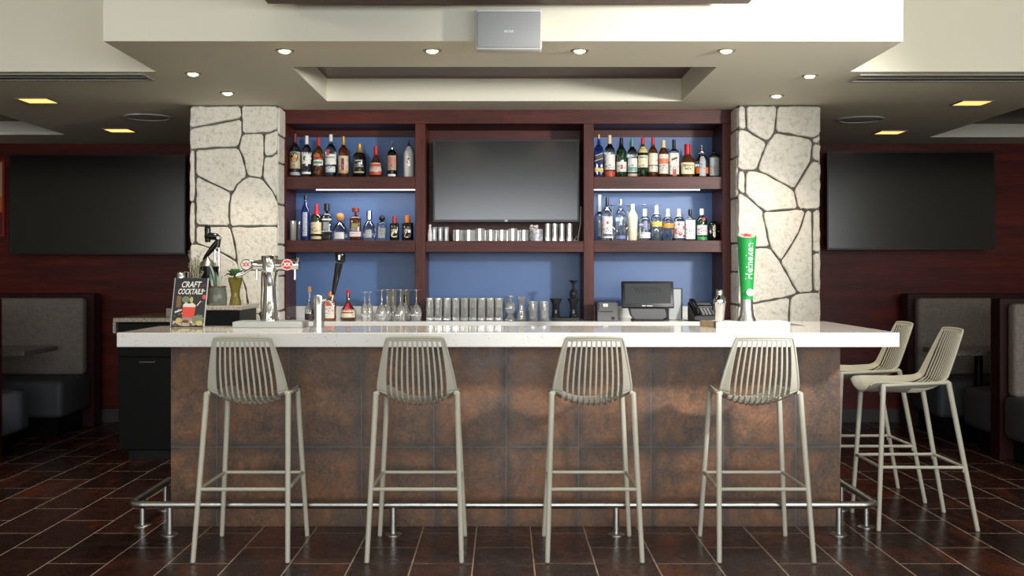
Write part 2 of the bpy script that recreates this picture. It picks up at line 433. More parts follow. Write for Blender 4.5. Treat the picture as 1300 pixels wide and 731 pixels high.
def column(name, x0, x1, polys, sideface, Y=7.68, Y1=8.34):
    rnd = random.Random(len(polys)); mb = MB(); d = .028
    mb.mi = 1; mb.box(x0+.012, x1-.012, Y+d-.006, Y1, 0, ZC); mb.mi = 0
    def stone(pts, plane):
        p = rough_poly(inset(pts, .0062), rnd)
        q = inset(p, .005); m = len(p); A = []; B = []; Cc = []
        h = rnd.uniform(-.004, .004)
        for k in range(m):
            A.append(mb.bm.verts.new(plane(p[k], d))); B.append(mb.bm.verts.new(plane(p[k], .007+h))); 
            Cc.append(mb.bm.verts.new(plane(q[k % len(q)], h)))
        mb._face(Cc)
        for k in range(m):
            k2 = (k+1) % m
            mb._face([A[k], A[k2], B[k2], B[k]]); mb._face([B[k], B[k2], Cc[k2], Cc[k]])
    for poly in polys:
        w = [(PX(a, Y), min(ZC-.004, PZ(b, Y))) for a, b in poly]
        stone(w, lambda q, dd: (q[0], Y+dd, q[1]))
    zb = PZ(412, Y)                                        # below the counter: plain courses
    xs = [(x0, x0+.3, .3), (x0+.3, x1, .24)]
    for a, b, hgt in xs:
        z = zb
        while z > .02:
            zz = max(0, z-hgt-rnd.uniform(-.05, .05))
            if zz < .12: zz = 0
            stone([(a, zz), (b, zz), (b, z), (a, z)], lambda q, dd: (q[0], Y+dd, q[1])); z = zz
    zs = [ZC-.004] + [PZ(v, Y) for v in sideface] + [0]
    for sgn, X in ((-1, x0), (1, x1)):
        for k in range(len(zs)-1):
            stone([(Y+.03, zs[k+1]), (Y1, zs[k+1]), (Y1, zs[k]), (Y+.03, zs[k])], lambda q, dd: (X-sgn*(dd), q[0], q[1]))
    return struct(name, mb, [MATS['stone'], mortar], smooth=False)
A=(306.3,150);B=(307,170);Cq=(301.8,186.4);D=(247.4,189.5);E=(335,168.6);Fq=(353,162);G=(334.7,197);Hq=(353,191.6)
I=(313,223.4);J=(333,226);K=(293.6,245);L=(248,222.3);M=(347,245);Pp=(291,287.5);P1=(248,286);Q=(247.4,309)
left = [[(240,132),(305,132),A,(240,163)],[(305,132),(353,132),Fq,(346,168),E,B,A],[(240,163),A,B,Cq,(280,187),D,(240,191)],
 [B,E,G,J,I,(309,203),Cq],[E,(346,168),Fq,Hq,(343,199),G],[G,(343,199),Hq,(353,257),M,J],
 [D,(280,187),Cq,(309,203),I,(302,232),K,L],[(240,191),D,(247.6,222),(247,255),(240,258)],[(240,258),(247,255),(247.3,285),Q,(240,310)],
 [L,K,(290,262),Pp,P1],[K,(302,232),I,J,M,(353,258),(353,287),Pp,(290,262)],
 [P1,Pp,(296.7,307),(300.8,332),(272,316),Q],[Pp,(353,287),(353,340),(332,340),(331,399),(316,397),(312,368),(301,338),(296.7,307)],
 [(332,340),(353,340),(353,412),(331,412),(331,399)],[(240,310),Q,(272,316),(300.8,332),(312,368),(316,397),(306,412),(240,412)],
 [(316,397),(331,399),(331,412),(306,412)]]
column('stone_column', PX(240, 7.68), PX(353, 7.68), left, (170, 205, 258, 310, 350, 395, 470, 540, 590))
a=(947.7,165);b=(974.4,180.3);c_=(984.6,167);d=(1030.8,176);d2=(1031.8,182.3);e=(1030.8,202.8);f=(1008.2,240.8);g=(961,216.2);h=(946.7,217)
i_=(970.3,268.5);j=(1013.4,265.4);k=(1023.6,266.5);l=(1031.8,266.5);m=(990.8,332.6);n_=(1013.4,372.6);x1=1042.5;x0=936.8
right = [[(x0,132),(947,132),a,(x0,163)],[(947,132),(986.7,132),c_,b,a],[(986.7,132),(x1,132),(x1,170.6),d,c_],[(x0,163),a,b,(968,197),g,h,(x0,215)],
 [c_,d,d2,e,f,(975,222),g,(968,197),b],[d,(x1,170.6),(x1,181.7),d2],[d2,(x1,181.7),(x1,206),e],[e,(x1,206),(x1,264.4),l,k,j,f],
 [h,g,(975,222),f,j,i_,(946.7,248)],[(x0,215),h,(946.7,248),(x0,242.5)],[(x0,242.5),(946.7,248),i_,(969,272),(977.5,314),(x0,315)],
 [i_,j,k,(1013.4,297.7),m,(977.5,314),(969,272)],[k,l,(1031.8,321),(1032.9,370.6),n_,m,(1013.4,297.7)],[l,(x1,264.4),(x1,320.3),(1031.8,321)],
 [(1031.8,321),(x1,320.3),(x1,370.6),(1032.9,370.6)],[(x0,315),(977.5,314),m,n_,(1003,376.7),(957,385),(x0,388)],
 [(x0,388),(957,385),(1003,376.7),(1002,412),(x0,412)],[(1003,376.7),n_,(1032.9,370.6),(x1,370.6),(x1,412),(1002,412)]]
column('stone_column', PX(936.8, 7.68), PX(1042.5, 7.68), right, (163, 198, 250, 308, 345, 387, 460, 530, 585))

# ------------------------------------------------------------------ ceiling fittings
warm = P('lamp_warm', (255, 235, 190), emit=(255, 226, 170), es=30)
amber = P('lamp_amber', (255, 205, 130), emit=(255, 190, 105), es=1.6)
ringm = P('lamp_ring', (150, 146, 136), .35, .6)
def lightdata(kind, name, loc, energy, col, **kw):
    L_ = bpy.data.lights.new(name, kind); L_.energy = energy; L_.color = col
    for k_, v_ in kw.items(): setattr(L_, k_, v_)
    o = bpy.data.objects.new(name, L_); C.objects.link(o); o.location = loc; return o
spots = [(-1.16, 5.79, 'over the bar, first from the left of four along the front'), (-.38, 5.79, 'over the bar, second from the left, left of the speaker'),
         (.40, 5.79, 'over the bar, just right of the speaker'), (1.175, 5.79, 'over the bar, rightmost of four along the front'),
         (-1.837, 6.465, 'in front of the left stone column, farther forward one'), (-1.81, 7.165, 'right above the left stone column'),
         (1.825, 6.538, 'in front of the right stone column, farther forward one'), (1.81, 7.277, 'right above the right stone column')]
d0 = None
for X, Y, txt in spots:
    lab = 'small round lit downlight ' + txt
    if d0 is None:
        d0 = thing('downlight', lab, 'ceiling light', (X, Y, ZC), 'round downlights')
        obj('trim_ring', MB().lathe([(.03, -.001), (.03, -.005), (.046, -.006), (.05, -.0005)], (X, Y, ZC), 28, caps=False), ringm, d0)
        obj('bulb', MB().lathe([(.03, -.001), (.028, -.008), (.018, -.013), (0, -.014)], (X, Y, ZC), 24), warm, d0)
    else: dup(d0, (X, Y, ZC), lab)
    lo = lightdata('SPOT', 'lamp_light', (X, Y, ZC-.03), 26, (1, .86, .64), spot_size=1.6, spot_blend=.7, shadow_soft_size=.03)
for i, (X, Y, txt) in enumerate(((-3.18, 7.47, 'on the left, the nearer one'), (-3.175, 9.04, 'on the left, near the back wall'), (3.235, 7.57, 'on the right, the nearer one'), (3.23, 9.17, 'on the right, near the back wall'))):
    lab = 'square amber recessed ceiling light ' + txt
    if i == 0:
        s0 = thing('square_downlight', lab, 'ceiling light', (X, Y, ZC), 'square downlights')
        fr = MB()
        for q in ((-.11, -.1, -.11, .11), (.1, .11, -.11, .11), (-.1, .1, -.11, -.1), (-.1, .1, .1, .11)):
            fr.box(X+q[0], X+q[1], Y+q[2], Y+q[3], ZC-.008, ZC)
        obj('light_frame', fr, ringm, s0, smooth=False)
        obj('diffuser', MB().box(X-.1, X+.1, Y-.1, Y+.1, ZC-.004, ZC), amber, s0, smooth=False)
    else: dup(s0, (X, Y, ZC), lab)
spk_p = P('speaker_paint', (186, 186, 180), .6)
sp0 = thing('ceiling_speaker', 'round ceiling speaker flush in the soffit left of the left column', 'speaker', (-2.69, 8.27, ZC), 'ceiling speakers')
obj('rim', MB().lathe([(.155, -.001), (.158, -.01), (.172, -.009), (.178, 0)], (-2.69, 8.27, ZC), 40, caps=False), spk_p, sp0)
obj('grille', MB().lathe([(.156, -.004), (.09, -.008), (0, -.010)], (-2.69, 8.27, ZC), 40), P('speaker_cloth', (178, 180, 176), .8), sp0)
dup(sp0, (2.73, 8.39, ZC), 'round ceiling speaker flush in the soffit right of the right column')
def vent(x0, x1, y0, y1, lab):
    t = thing('linear_vent', lab, 'air vent', ((x0+x1)/2, (y0+y1)/2, ZC), 'linear air vents')
    f_ = MB(); w = .022
    f_.box(x0, x1, y0, y0+w, ZC-.008, ZC); f_.box(x0, x1, y1-w, y1, ZC-.008, ZC)
    f_.box(x0, x0+w, y0+w, y1-w, ZC-.008, ZC); f_.box(x1-w, x1, y0+w, y1-w, ZC-.008, ZC)
    obj('vent_frame', f_, P('vent_paint', (168, 165, 156), .5), t, smooth=False)
    obj('vent_slot', MB().box(x0+w, x1-w, y0+w, y1-w, ZC-.002, ZC), P('vent_dark', (104, 103, 98), .7), t, smooth=False)
    obj('vent_blade', MB().box(x0+w, x1-w, (y0+y1)/2-.012, (y0+y1)/2+.012, ZC-.006, ZC-.002), P('vent_paint', (168, 165, 156), .5), t, smooth=False)
vent(-5.0, -2.13, 6.465, 6.68, 'long slot air vent in the soffit on the left')
vent(2.11, 5.0, 6.49, 6.725, 'long slot air vent in the soffit on the right')
# loudspeaker on the fascia
ws = thing('wall_speaker', 'grey loudspeaker with perforated grille mounted on the fascia above the bar', 'speaker', (.0235, 5.5, 2.59))
Ys = 5.44; sx0, sx1, sz0, sz1 = PX(604, Ys), PX(688, Ys), PZ(62, Ys), 2.685
obj('cabinet', MB().box(sx0, sx1, Ys+.006, YP-.012, sz0, sz1, .008), white_p, ws, ang=60)
obj('grille', MB().box(sx0+.006, sx1-.006, Ys-.002, Ys+.008, sz0+.006, sz1-.018, .005), MATS['grille'], ws, ang=60)
obj('bracket', MB().box(-.04, .09, YP-.014, YP, 2.57, 2.67), blackp, ws, smooth=False)
lg = MB(); flat_text(lg, 'BOSE', .016, ((sx0+sx1)/2, Ys-.0035, PZ(40, Ys)), .0006, 1.25, .3)
obj('logo', lg, P('logo_white', (240, 240, 240), .3), ws, smooth=False)

# ------------------------------------------------------------------ the bar
XB0, XB1 = -1.80, 1.815; YBF = 5.915; ZB = 1.07
bb = thing('tiled_bar', 'long bar front clad in rusty brown metallic tiles under the white top', 'bar', (0, 6.1, 0))
obj('tile_cladding', MB().box(XB0, XB1, YBF, YBF+.02, 0, ZB-.072), MATS['bartile'], bb, smooth=False, base=None)
cr = MB().box(XB0, XB1, YBF+.02, 6.14, 0, ZB-.072); cr.box(1.62, XB1, 6.14, 6.70, 0, ZB-.072)
obj('carcass', cr, P('bar_carcass', (60, 46, 40), .5), bb, smooth=False)
btp = MB()
s1 = S(5.472); X0, X1 = PX(148, 5.472), PX(1142, 5.472)
btp.prism([(X0, 5.472), (X1, 5.472), (X1, 6.745), (1.70, 6.745), (1.70, 6.17), (X0, 6.17)], 'z', ZB-.072, ZB)
bmesh.ops.bevel(btp.bm, geom=list(btp.bm.edges), offset=.003, segments=1, affect='EDGES')
o = obj('bar_counter', btp, MATS['quartz'], smooth=False, base=(0, 5.8, ZB-.072))
tag(o, 'thick white speckled quartz counter on the tiled bar', 'counter')
# foot rail
fr_ = thing('foot_rail', 'brushed steel foot rail running round the foot of the bar', 'foot rail', (0, 5.71, 0))
rz_, ry = .156, 5.724; rxl, rxr = PX(165, ry), PX(1116, ry)-.01; rr_ = .07
pts = [(rxl, 6.4, rz_), (rxl, ry+rr_, rz_)]
pts += [(rxl+rr_*(1-math.cos(t_)), ry+rr_*(1-math.sin(t_)), rz_) for t_ in (math.radians(q_) for q_ in (20, 45, 70))]
pts += [(rxl+rr_, ry, rz_), (rxr-rr_, ry, rz_)]
pts += [(rxr-rr_*(1-math.cos(t_)), ry+rr_*(1-math.sin(t_)), rz_) for t_ in (math.radians(q_) for q_ in (70, 45, 20))]
pts += [(rxr, ry+rr_, rz_), (rxr, 6.4, rz_)]
obj('rail', MB().tube(pts, .0195, 16), steel, fr_, ang=60)
for X, Y in ((-1.748, ry), (-.58, ry), (.586, ry), (1.75, ry), (rxl, 5.925), (rxr, 5.897), (rxl, 6.33), (rxr, 6.33)):
    po = obj('post', MB().tube([(X, Y, .006), (X, Y, rz_-.014)], .0165, 14), steel, fr_, ang=60)
    obj('floor_flange', MB().lathe([(.046, 0), (.046, .004), (.038, .008), (.02, .010)], (X, Y, 0), 22), steel, po)

# ------------------------------------------------------------------ bar stools
def lerp(a_, b_, t_): return a_+(b_-a_)*t_
FT = {'fl': (-.2215, .262), 'fr': (.2215, .262), 'rl': (-.2235, -.262), 'rr': (.2235, -.262)}
TP = {'fl': (-.178, .222, .768), 'fr': (.178, .222, .768), 'rl': (-.197, -.118, .785), 'rr': (.197, -.118, .785)}
EDGE = [(0, .290, .768, .168), (.06, .270, .786, .172), (.14, .22, .789, .178), (.30, .10, .786, .188), (.44, .0, .784, .192), (.52, -.06, .786, .193),
        (.57, -.092, .793, .193), (.61, -.110, .806, .192), (.65, -.120, .826, .190), (.72, -.140, .873, .182), (.82, -.170, .942, .167), (.92, -.203, 1.018, .149), (.975, -.219, 1.054, .139), (1.0, -.222, 1.062, .132)]
def prof(v):
    for q in range(len(EDGE)-1):
        A_, B_ = EDGE[q], EDGE[q+1]
        if v <= B_[0]+1e-9:
            t_ = (v-A_[0])/(B_[0]-A_[0]); return [lerp(A_[w_], B_[w_], t_) for w_ in (1, 2, 3)]
    return list(EDGE[-1][1:])
def shell(u, v):
    y, z, w = prof(v)
    if v < .1: dz, dy = .048+.2*v, 0.0
    elif v < .44: dz, dy = .068, 0.0
    else:
        t_ = min(1, (v-.44)/.26); dz = lerp(.070, 0, t_**1.1); dy = lerp(.0, .030, t_) if v < .75 else lerp(.030, .012, (v-.75)/.25)
    k_ = 1-abs(u)**2.3
    crown = .004*(1-u*u)*max(0, (v-.9)/.1)
    return Vector((u*w, y-dy*k_, z-dz*k_+crown))
def shell_part(v0, v1, slot0, slot1):
    mb = MB(); us = [-1, -.955, -.9]; slots = []
    pitch = .164; sw = .104
    for q in range(11):
        cc = -.82+pitch*q; us += [cc-sw/2, cc, cc+sw/2]; slots.append((cc-sw/2, cc+sw/2))
    us += [.9, .955, 1]
    vs = sorted(set([v0, v1] + [q for q in [i*.025 for i in range(41)] + [slot0, slot1, .58, .59, .61, .62, .985] if v0 < q < v1]))
    def fan(u, v): return u*(lerp(.86, 1, max(0, min(1, (v-.6)/.38)))) if abs(u) <= .901 else u
    G_ = [[mb.bm.verts.new(shell(fan(u, v), v)) for u in us] for v in vs]
    for a_ in range(len(vs)-1):
        vm = (vs[a_]+vs[a_+1])/2
        for b_ in range(len(us)-1):
            um = (us[b_]+us[b_+1])/2
            if slot0 < vm < slot1 and any(p_ < um < q_ for p_, q_ in slots): continue
            mb._face([G_[a_][b_], G_[a_][b_+1], G_[a_+1][b_+1], G_[a_+1][b_]])
    loose = [v for v in mb.bm.verts if not v.link_faces]
    bmesh.ops.delete(mb.bm, geom=loose, context='VERTS')
    bmesh.ops.recalc_face_normals(mb.bm, faces=mb.bm.faces)
    return mb
def solid(o, th, off=0):
    md = o.modifiers.new('solid', 'SOLIDIFY'); md.thickness = th; md.offset = off
    bv = o.modifiers.new('round', 'BEVEL'); bv.width = .0022; bv.segments = 1; bv.limit_method = 'ANGLE'; bv.angle_limit = math.radians(50)
def leg_at(k_, z):
    (fx, fy), (tx, ty, tz) = FT[k_], TP[k_]; t_ = z/tz
    return (lerp(fx, tx, t_), lerp(fy, ty, t_), z)
def make_stool(loc, label):
    t = thing('bar_stool', label, 'bar stool', loc, 'slatted bar stools')
    o1 = obj('seat', shell_part(0, .60, .36, 2), stool_p, t, local=True); solid(o1, .008)
    o2 = obj('backrest', shell_part(.60, 1.0, 0, .958), stool_p, t, local=True); solid(o2, .0045)
    rim = [shell(-.985, v) for v in (.44, .5, .55, .59, .63, .68, .75, .85, .94, .985)]+[shell(u, .995) for u in (-.93, -.6, -.3, 0, .3, .6, .93)]+[shell(.985, v) for v in (.985, .94, .85, .75, .68, .63, .59, .55, .5, .44)]
    obj('back_frame', MB().tube(rim, .0062, 8), stool_p, t, local=True)
    for k_ in ('fl', 'fr', 'rl', 'rr'):
        fx, fy = FT[k_]; tx, ty, tz = TP[k_]
        lg_ = obj('leg', MB().tube([(fx, fy, .004), leg_at(k_, .3), (tx, ty, tz), (tx*.985, ty, tz+.006)], .0135, 14, radii=[.0118, .0128, .0145, .008]), stool_p, t, local=True)
        obj('foot_cap', MB().tube([(fx, fy, 0), leg_at(k_, .006)], .0125, 12), P('grey_rubber', (120, 117, 108), .7), lg_, local=True)
    z = .337
    for a_, b_ in (('rl', 'rr'), ('fl', 'fr'), ('rl', 'fl'), ('rr', 'fr')):
        obj('stretcher', MB().tube([leg_at(a_, z), leg_at(b_, z)], .0088, 12), stool_p, t, local=True)
    for a_, b_ in (('rl', 'fl'), ('rr', 'fr')):
        obj('side_rail', MB().tube([TP[a_], TP[b_]], .0095, 10), stool_p, t, local=True)
    br_ = MB()
    for k_, sg in (('rl', 1), ('rr', -1)):
        x, y, zz = TP[k_]
        br_.tube([(x, y, zz-.002), (x*.93, y+.004, zz+.004)], .012, 10)
        q_ = leg_at(k_, z-.013); br_.box(q_[0]-.006, q_[0]+.006, q_[1]+.002, q_[1]+.016, q_[2]-.012, q_[2]+.010)
    obj('bracket', br_, stool_p, t, local=True)
    return t
st0 = make_stool((-1.244, 5.424, 0), 'slatted grey-green bar stool facing the bar, nearest the craft cocktails book')
for X, lab in ((-.424, 'slatted grey-green bar stool facing the bar, second from the left along the front'), (.428, 'slatted grey-green bar stool facing the bar, just right of the middle'),
               (1.238, 'slatted grey-green bar stool facing the bar, in front of the green beer tap')):
    dup(st0, (X, 5.424, 0), lab)
dup(st0, (2.244, 6.017, 0), 'slatted grey-green stool seen from the side at the right bar end, nearer one', rz=PI/2)
dup(st0, (2.236, 6.72, 0), 'slatted grey-green stool at the right bar end, partly behind the counter corner', rz=PI/2)

# ------------------------------------------------------------------ back bar shelving
YC = 7.916; YBK = 8.32; ZBK = 1.029
def zc(py): return PZ(py, YC)
def xc(px): return PX(px, YC)
un = thing('shelving_unit', 'tall dark cherry wood back bar shelving with blue back panels between the stone columns', 'shelving', (0, 8.1, ZBK))
ZT = zc(139)
for a_, b_ in ((353.5, 363), (527, 540), (741, 754), (917, 929)):
    obj('upright', MB().box(xc(a_), xc(b_), YC, YBK, ZBK+.001, zc(157), .0025, 1), MATS['wood_v'], un, smooth=False)
obj('top_rail', MB().box(xc(353.5), xc(929), YC, YBK, zc(157), ZC, .0025, 1), MATS['wood_h'], un, smooth=False)
def shelf(a_, b_, p0, p1):
    obj('shelf', MB().box(xc(a_), xc(b_), YC+.004, YBK-.012, zc(p1), zc(p0), .002, 1), MATS['wood_h'], un, smooth=False)
shelf(363, 527, 224, 240); shelf(363, 527, 305, 320); shelf(540, 741, 306, 320); shelf(754, 917, 224, 240); shelf(754, 917, 305, 320)
for a_, b_, z0, z1, mt in ((363, 527, ZBK+.088, zc(157), 'blue'), (754, 917, ZBK+.088, zc(157), 'blue'), (540, 741, ZBK+.001, zc(313), 'blue'), (540, 741, zc(313), zc(157), 'wood_h')):
    obj('back_panel', MB().box(xc(a_), xc(b_), YBK-.012, YBK, z0, z1), MATS[mt], un, smooth=False)
led = P('led_strip', (255, 255, 255), emit=(235, 242, 255), es=2)
for a_, b_ in ((401, 526.5), (754.5, 889)):
    obj('led_strip', MB().box(xc(a_), xc(b_), YC+.01, YC+.035, zc(240)-.007, zc(240)), led, un, smooth=False)
    al = lightdata('AREA', 'lamp_light', ((xc(a_)+xc(b_))/2, YC+.05, zc(240)-.02), 1.2, (.9, .95, 1), shape='RECTANGLE', size=xc(b_)-xc(a_), size_y=.03)
    al.rotation_euler = (math.radians(30), 0, 0)
obj('top_valance', MB().box(xc(363), xc(527), YBK-.03, YBK-.012, zc(157)-.05, zc(157)).box(xc(754), xc(917), YBK-.03, YBK-.012, zc(157)-.05, zc(157)), MATS['wood_h'], un, smooth=False)
# counter under the shelves
bc = thing('back_counter', 'low white speckled counter under the back bar shelves', 'counter', (0, 7.95, 0))
obj('worktop', MB().box(-1.58, 1.62, 7.60, 8.34, ZBK-.045, ZBK, .003, 1), MATS['quartz'], bc, smooth=False)
obj('base_cabinet', MB().box(-1.56, 1.60, 7.64, 8.32, 0, ZBK-.045), black, bc, smooth=False)
for a_, b_ in ((363, 527), (754, 917)): obj('backsplash', MB().box(xc(a_)+.001, xc(b_)-.001, YBK-.028, YBK-.014, ZBK, ZBK+.086), MATS['quartz'], bc, smooth=False)
# outlet plates on the left
for i, (px, lab) in enumerate(((498, 'beige blank wall plate behind the stemmed glasses, left one'), (514.5, 'beige outlet plate with black socket behind the stemmed glasses'))):
    Yp = YBK-.013; x = PX(px, Yp); z = PZ(379, Yp)
    t = thing('outlet_plate', lab, 'wall plate', (x, Yp, z), 'wall plates')
    obj('plate', MB().box(x-.034, x+.034, Yp-.008, Yp, z-.062, z+.062, .003, 1), P('beige_plate', (176, 168, 146), .5), t)
    obj('socket', MB().box(x-.012, x+.012, Yp-.011, Yp-.008, z-.03, z+.03, .002, 1), blackp if i else P('beige_plate', (176, 168, 146), .5), t)

# ------------------------------------------------------------------ televisions
def tv(lab, x0, x1, z0, z1, Y, back, dep=.05):
    t = thing('television', lab, 'television', ((x0+x1)/2, Y, z0))
    b_ = MB(); w = .012
    b_.box(x0, x0+w, Y-.004, Y+.012, z0, z1); b_.box(x1-w, x1, Y-.004, Y+.012, z0, z1)
    b_.box(x0+w, x1-w, Y-.004, Y+.012, z1-w, z1); b_.box(x0+w, x1-w, Y-.004, Y+.012, z0, z0+w*1.4)
    obj('bezel', b_, bezel, t, smooth=False)
    obj('screen', MB().box(x0+w, x1-w, Y, Y+.012, z0+w*1.4, z1-w), screen, t, smooth=False)
    obj('housing', MB().box(x0+.01, x1-.01, Y+.012, Y+dep, z0+.01, z1-.01, .008), blackp, t)
    obj('wall_mount', MB().box((x0+x1)/2-.2, (x0+x1)/2+.2, Y+dep, back, (z0+z1)/2-.15, (z0+z1)/2+.15), blackp, t, smooth=False)
    return t
Yt = 8.05
t = tv('wide television with glossy grey screen inside the middle of the shelving', PX(550, Yt), PX(735, Yt), PZ(281.5, Yt), PZ(177, Yt), Yt, YBK-.0125)
lg = MB(); flat_text(lg, 'LG', .016, (PX(642.5, Yt), Yt-.005, PZ(280.2, Yt)), .0008)
obj('logo', lg, P('logo_white', (240, 240, 240), .3), t, smooth=False)
Yt = 9.80
tv('large dark television on the wood wall above the left booth', PX(12, Yt), PX(235.5, Yt), PZ(323, Yt), PZ(196, Yt), Yt, YB-.0005, .09)
tv('large dark television on the wood wall above the right booth', PX(1050, Yt), PX(1263, Yt), PZ(317, Yt), PZ(192, Yt), Yt, YB-.0005, .12)
# framed poster at the left edge
t = thing('framed_poster', 'red framed poster on the wall at the far left edge of the picture', 'picture', (-4.85, YB, 1.70))
fx0, fx1, fz0, fz1 = -5.15, PX(5.5, 9.97), PZ(300, 9.97), PZ(203, 9.97)
f_ = MB(); w = .02
f_.box(fx0, fx0+w, 9.97, YB, fz0, fz1); f_.box(fx1-w, fx1, 9.97, YB, fz0, fz1); f_.box(fx0+w, fx1-w, 9.97, YB, fz1-w, fz1); f_.box(fx0+w, fx1-w, 9.97, YB, fz0, fz0+w)
obj('frame', f_, P('poster_red', (150, 30, 24), .4), t, smooth=False)
pm = MB(); zz = [fz0+w, fz0+.22, fz0+.36, fz1-w]
for q in range(3): pm.mi = q; pm.box(fx0+w, fx1-w, 9.98, 9.99, zz[q], zz[q+1])
obj('print', pm, [P('poster_dark', (90, 20, 18), .5), P('poster_orange', (196, 96, 40), .5), P('poster_cream', (190, 150, 120), .5)], t, smooth=False)

# ------------------------------------------------------------------ booths
def bench(lab, x0, x1, yb, yf, panel=True, dirn=-1, pth=.16, zs=.475):
    """a bench whose partition stands at yb..; dirn -1 faces the camera, +1 faces the back wall"""
    t = thing('booth_bench', lab, 'booth seat', ((x0+x1)/2, yb, 0), 'booth benches')
    if panel:
        yp = yb + pth if dirn < 0 else yb - pth
        pm_ = MB().box(x0-.02, x1, min(yb, yp), max(yb, yp), 0, 1.18, .004, 1)
        obj('wood_panel', pm_, MATS['wood_dark'], t, smooth=False)
    cb = MB().box(x0+.03, x1-.03, yb+dirn*.001, yb+dirn*.13, .47, 1.145, .035, 4)
    obj('back_cushion', cb, MATS['booth_fabric'], t, ang=80)
    sb = MB().box(x0, x1, yb+dirn*.001, yf, .16, zs, .045, 4)
    obj('seat_cushion', sb, vinyl, t, ang=80)
    obj('plinth', MB().box(x0+.08, x1-.05, yb, yf-dirn*.1, 0, .16), black, t, smooth=False)
    return t
bench('grey upholstered booth bench against the back wall in the right corner', 3.60, 5.9, 9.72, 9.06)
bench('booth bench facing the back wall, far side of the right wood partition', 3.626, 5.9, 8.13, 8.66, panel=False, dirn=1)
bench('light grey booth bench cut off by the right edge of the picture', 3.63, 5.9, 7.975, 7.33, pth=.15)
def bench_left(lab, x1, yb, yf, dirn, panel, pth=.16):
    t = thing('booth_bench', lab, 'booth seat', (x1-1.1, yb, 0), 'booth benches'); x0 = x1-2.2
    if panel:
        yp = yb + pth if dirn < 0 else yb - pth
        obj('wood_panel', MB().box(x0, x1+.02, min(yb, yp), max(yb, yp), 0, 1.18, .004, 1), MATS['wood_dark'], t, smooth=False)
    obj('back_cushion', MB().box(x0+.03, x1-.03, yb+dirn*.001, yb+dirn*.13, .47, 1.145, .035, 4), MATS['booth_fabric'], t, ang=80)
    obj('seat_cushion', MB().box(x0, x1, yb+dirn*.001, yf, .16, .475, .045, 4), vinyl, t, ang=80)
    obj('plinth', MB().box(x0+.05, x1-.08, yb, yf-dirn*.1, 0, .16), black, t, smooth=False)
bench_left('dim grey upholstered booth bench against the back wall on the left', -3.66, 9.72, 9.06, -1, True)
bench_left('dark grey booth seat at the left edge, facing the back wall', -3.655, 7.93, 8.45, 1, True)
def booth_table(lab, x0, x1, y0, y1, legx):
    t = thing('booth_table', lab, 'table', ((x0+x1)/2, (y0+y1)/2, 0), 'booth tables')
    obj('tabletop', MB().box(x0, x1, y0, y1, .712, .752, .003, 1), MATS['granite_dark'], t, smooth=False)
    y = (y0+y1)/2
    obj('leg', MB().tube([(legx, y, .02), (legx, y, .712)], .034, 14), black, t)
    obj('foot', MB().lathe([(.19, .001), (.19, .012), (.05, .035)], (legx, y, 0), 28), black, t)
booth_table('dark granite booth table between the right booth benches', 3.48, 4.7, 8.62, 9.1, 3.84)
booth_table('dark granite booth table in front of the dim left bench', -5.0, -3.77, 8.6, 9.25, -4.13)

# ------------------------------------------------------------------ black cabinet and raised stand at the left
cb_ = thing('side_cabinet', 'black cabinet with granite top at the left end of the bar', 'cabinet', (-2.5, 8.3, 0))
cx0, cx1, cy0, cy1 = -2.82, -2.225, 7.94, 8.9
obj('cabinet_body', MB().box(cx0+.02, cx1, cy0+.02, cy1, .075, 1.01, .002, 1), black, cb_, smooth=False)
obj('toe_kick', MB().box(cx0+.07, cx1, cy0+.08, cy1, 0, .075), blackp, cb_, smooth=False)
dr_ = obj('drawer', MB().box(cx0+.024, cx1-.004, cy0, cy0+.02, .76, 1.0, .003, 1), black, cb_, smooth=False)
obj('handle', MB().tube([(PX(177, cy0), cy0-.003, PZ(459.5, cy0)), (PX(197, cy0), cy0-.003, PZ(459.5, cy0))], .0035, 8), steel, dr_)
obj('door', MB().box(cx0+.024, cx1-.004, cy0, cy0+.02, .085, .752, .003, 1), black, cb_, smooth=False)
obj('worktop', MB().box(cx0-.012, cx1, cy0-.015, cy1, 1.01, 1.04, .003, 1).box(cx0-.012, cx0+.008, cy0-.015, cy1, .93, 1.01), MATS['granite_beige'], cb_, smooth=False)
obj('upstand', MB().box(-2.53, cx1, 8.2, 8.24, 1.04, 1.10), MATS['granite_beige'], cb_, smooth=False)
sd = thing('raised_stand', 'black cabinet stand with speckled stone top in front of the left column', 'stand', (-1.89, 7.35, 0))
obj('stand_body', MB().box(-2.06, -1.72, 7.115, 7.60, 0, 1.125, .003, 1), black, sd, smooth=False)
obj('stone_top', MB().box(-2.075, -1.703, 7.095, 7.62, 1.125, 1.155, .004, 1), MATS['granite_beige'], sd, smooth=False)

# ------------------------------------------------------------------ bottles
GM = {}
def gmat(name, col, tr=1.0, rough=.0):
    k_ = 'glass_'+name
    if k_ not in MATS:
        P(k_, col, rough, 0, .5, tr, 1.45, coat=1); MATS[k_].node_tree.nodes['Principled BSDF'].inputs['Coat IOR'].default_value = 1.7
    return MATS[k_]
GL = {'clear': gmat('clear', (240, 246, 246)), 'amber': gmat('amber', (206, 112, 34), .9), 'darkamber': gmat('darkamber', (130, 60, 26), .75),
      'green': gmat('green', (26, 72, 40), .55), 'darkgreen': gmat('darkgreen', (22, 40, 24), .35), 'blue': gmat('blue', (40, 76, 190), .85), 'smoke': gmat('smoke', (120, 130, 140), .9),
      'black': gmat('black', (10, 10, 11), 0, .06), 'white': gmat('white', (232, 232, 228), 0, .25), 'cream': gmat('cream', (236, 228, 198), 0, .3), 'darksmoke': gmat('darksmoke', (62, 66, 70), .8)}
def capm(name, col, rough=.4, metal=0): return P('cap_'+name, col, rough, metal)
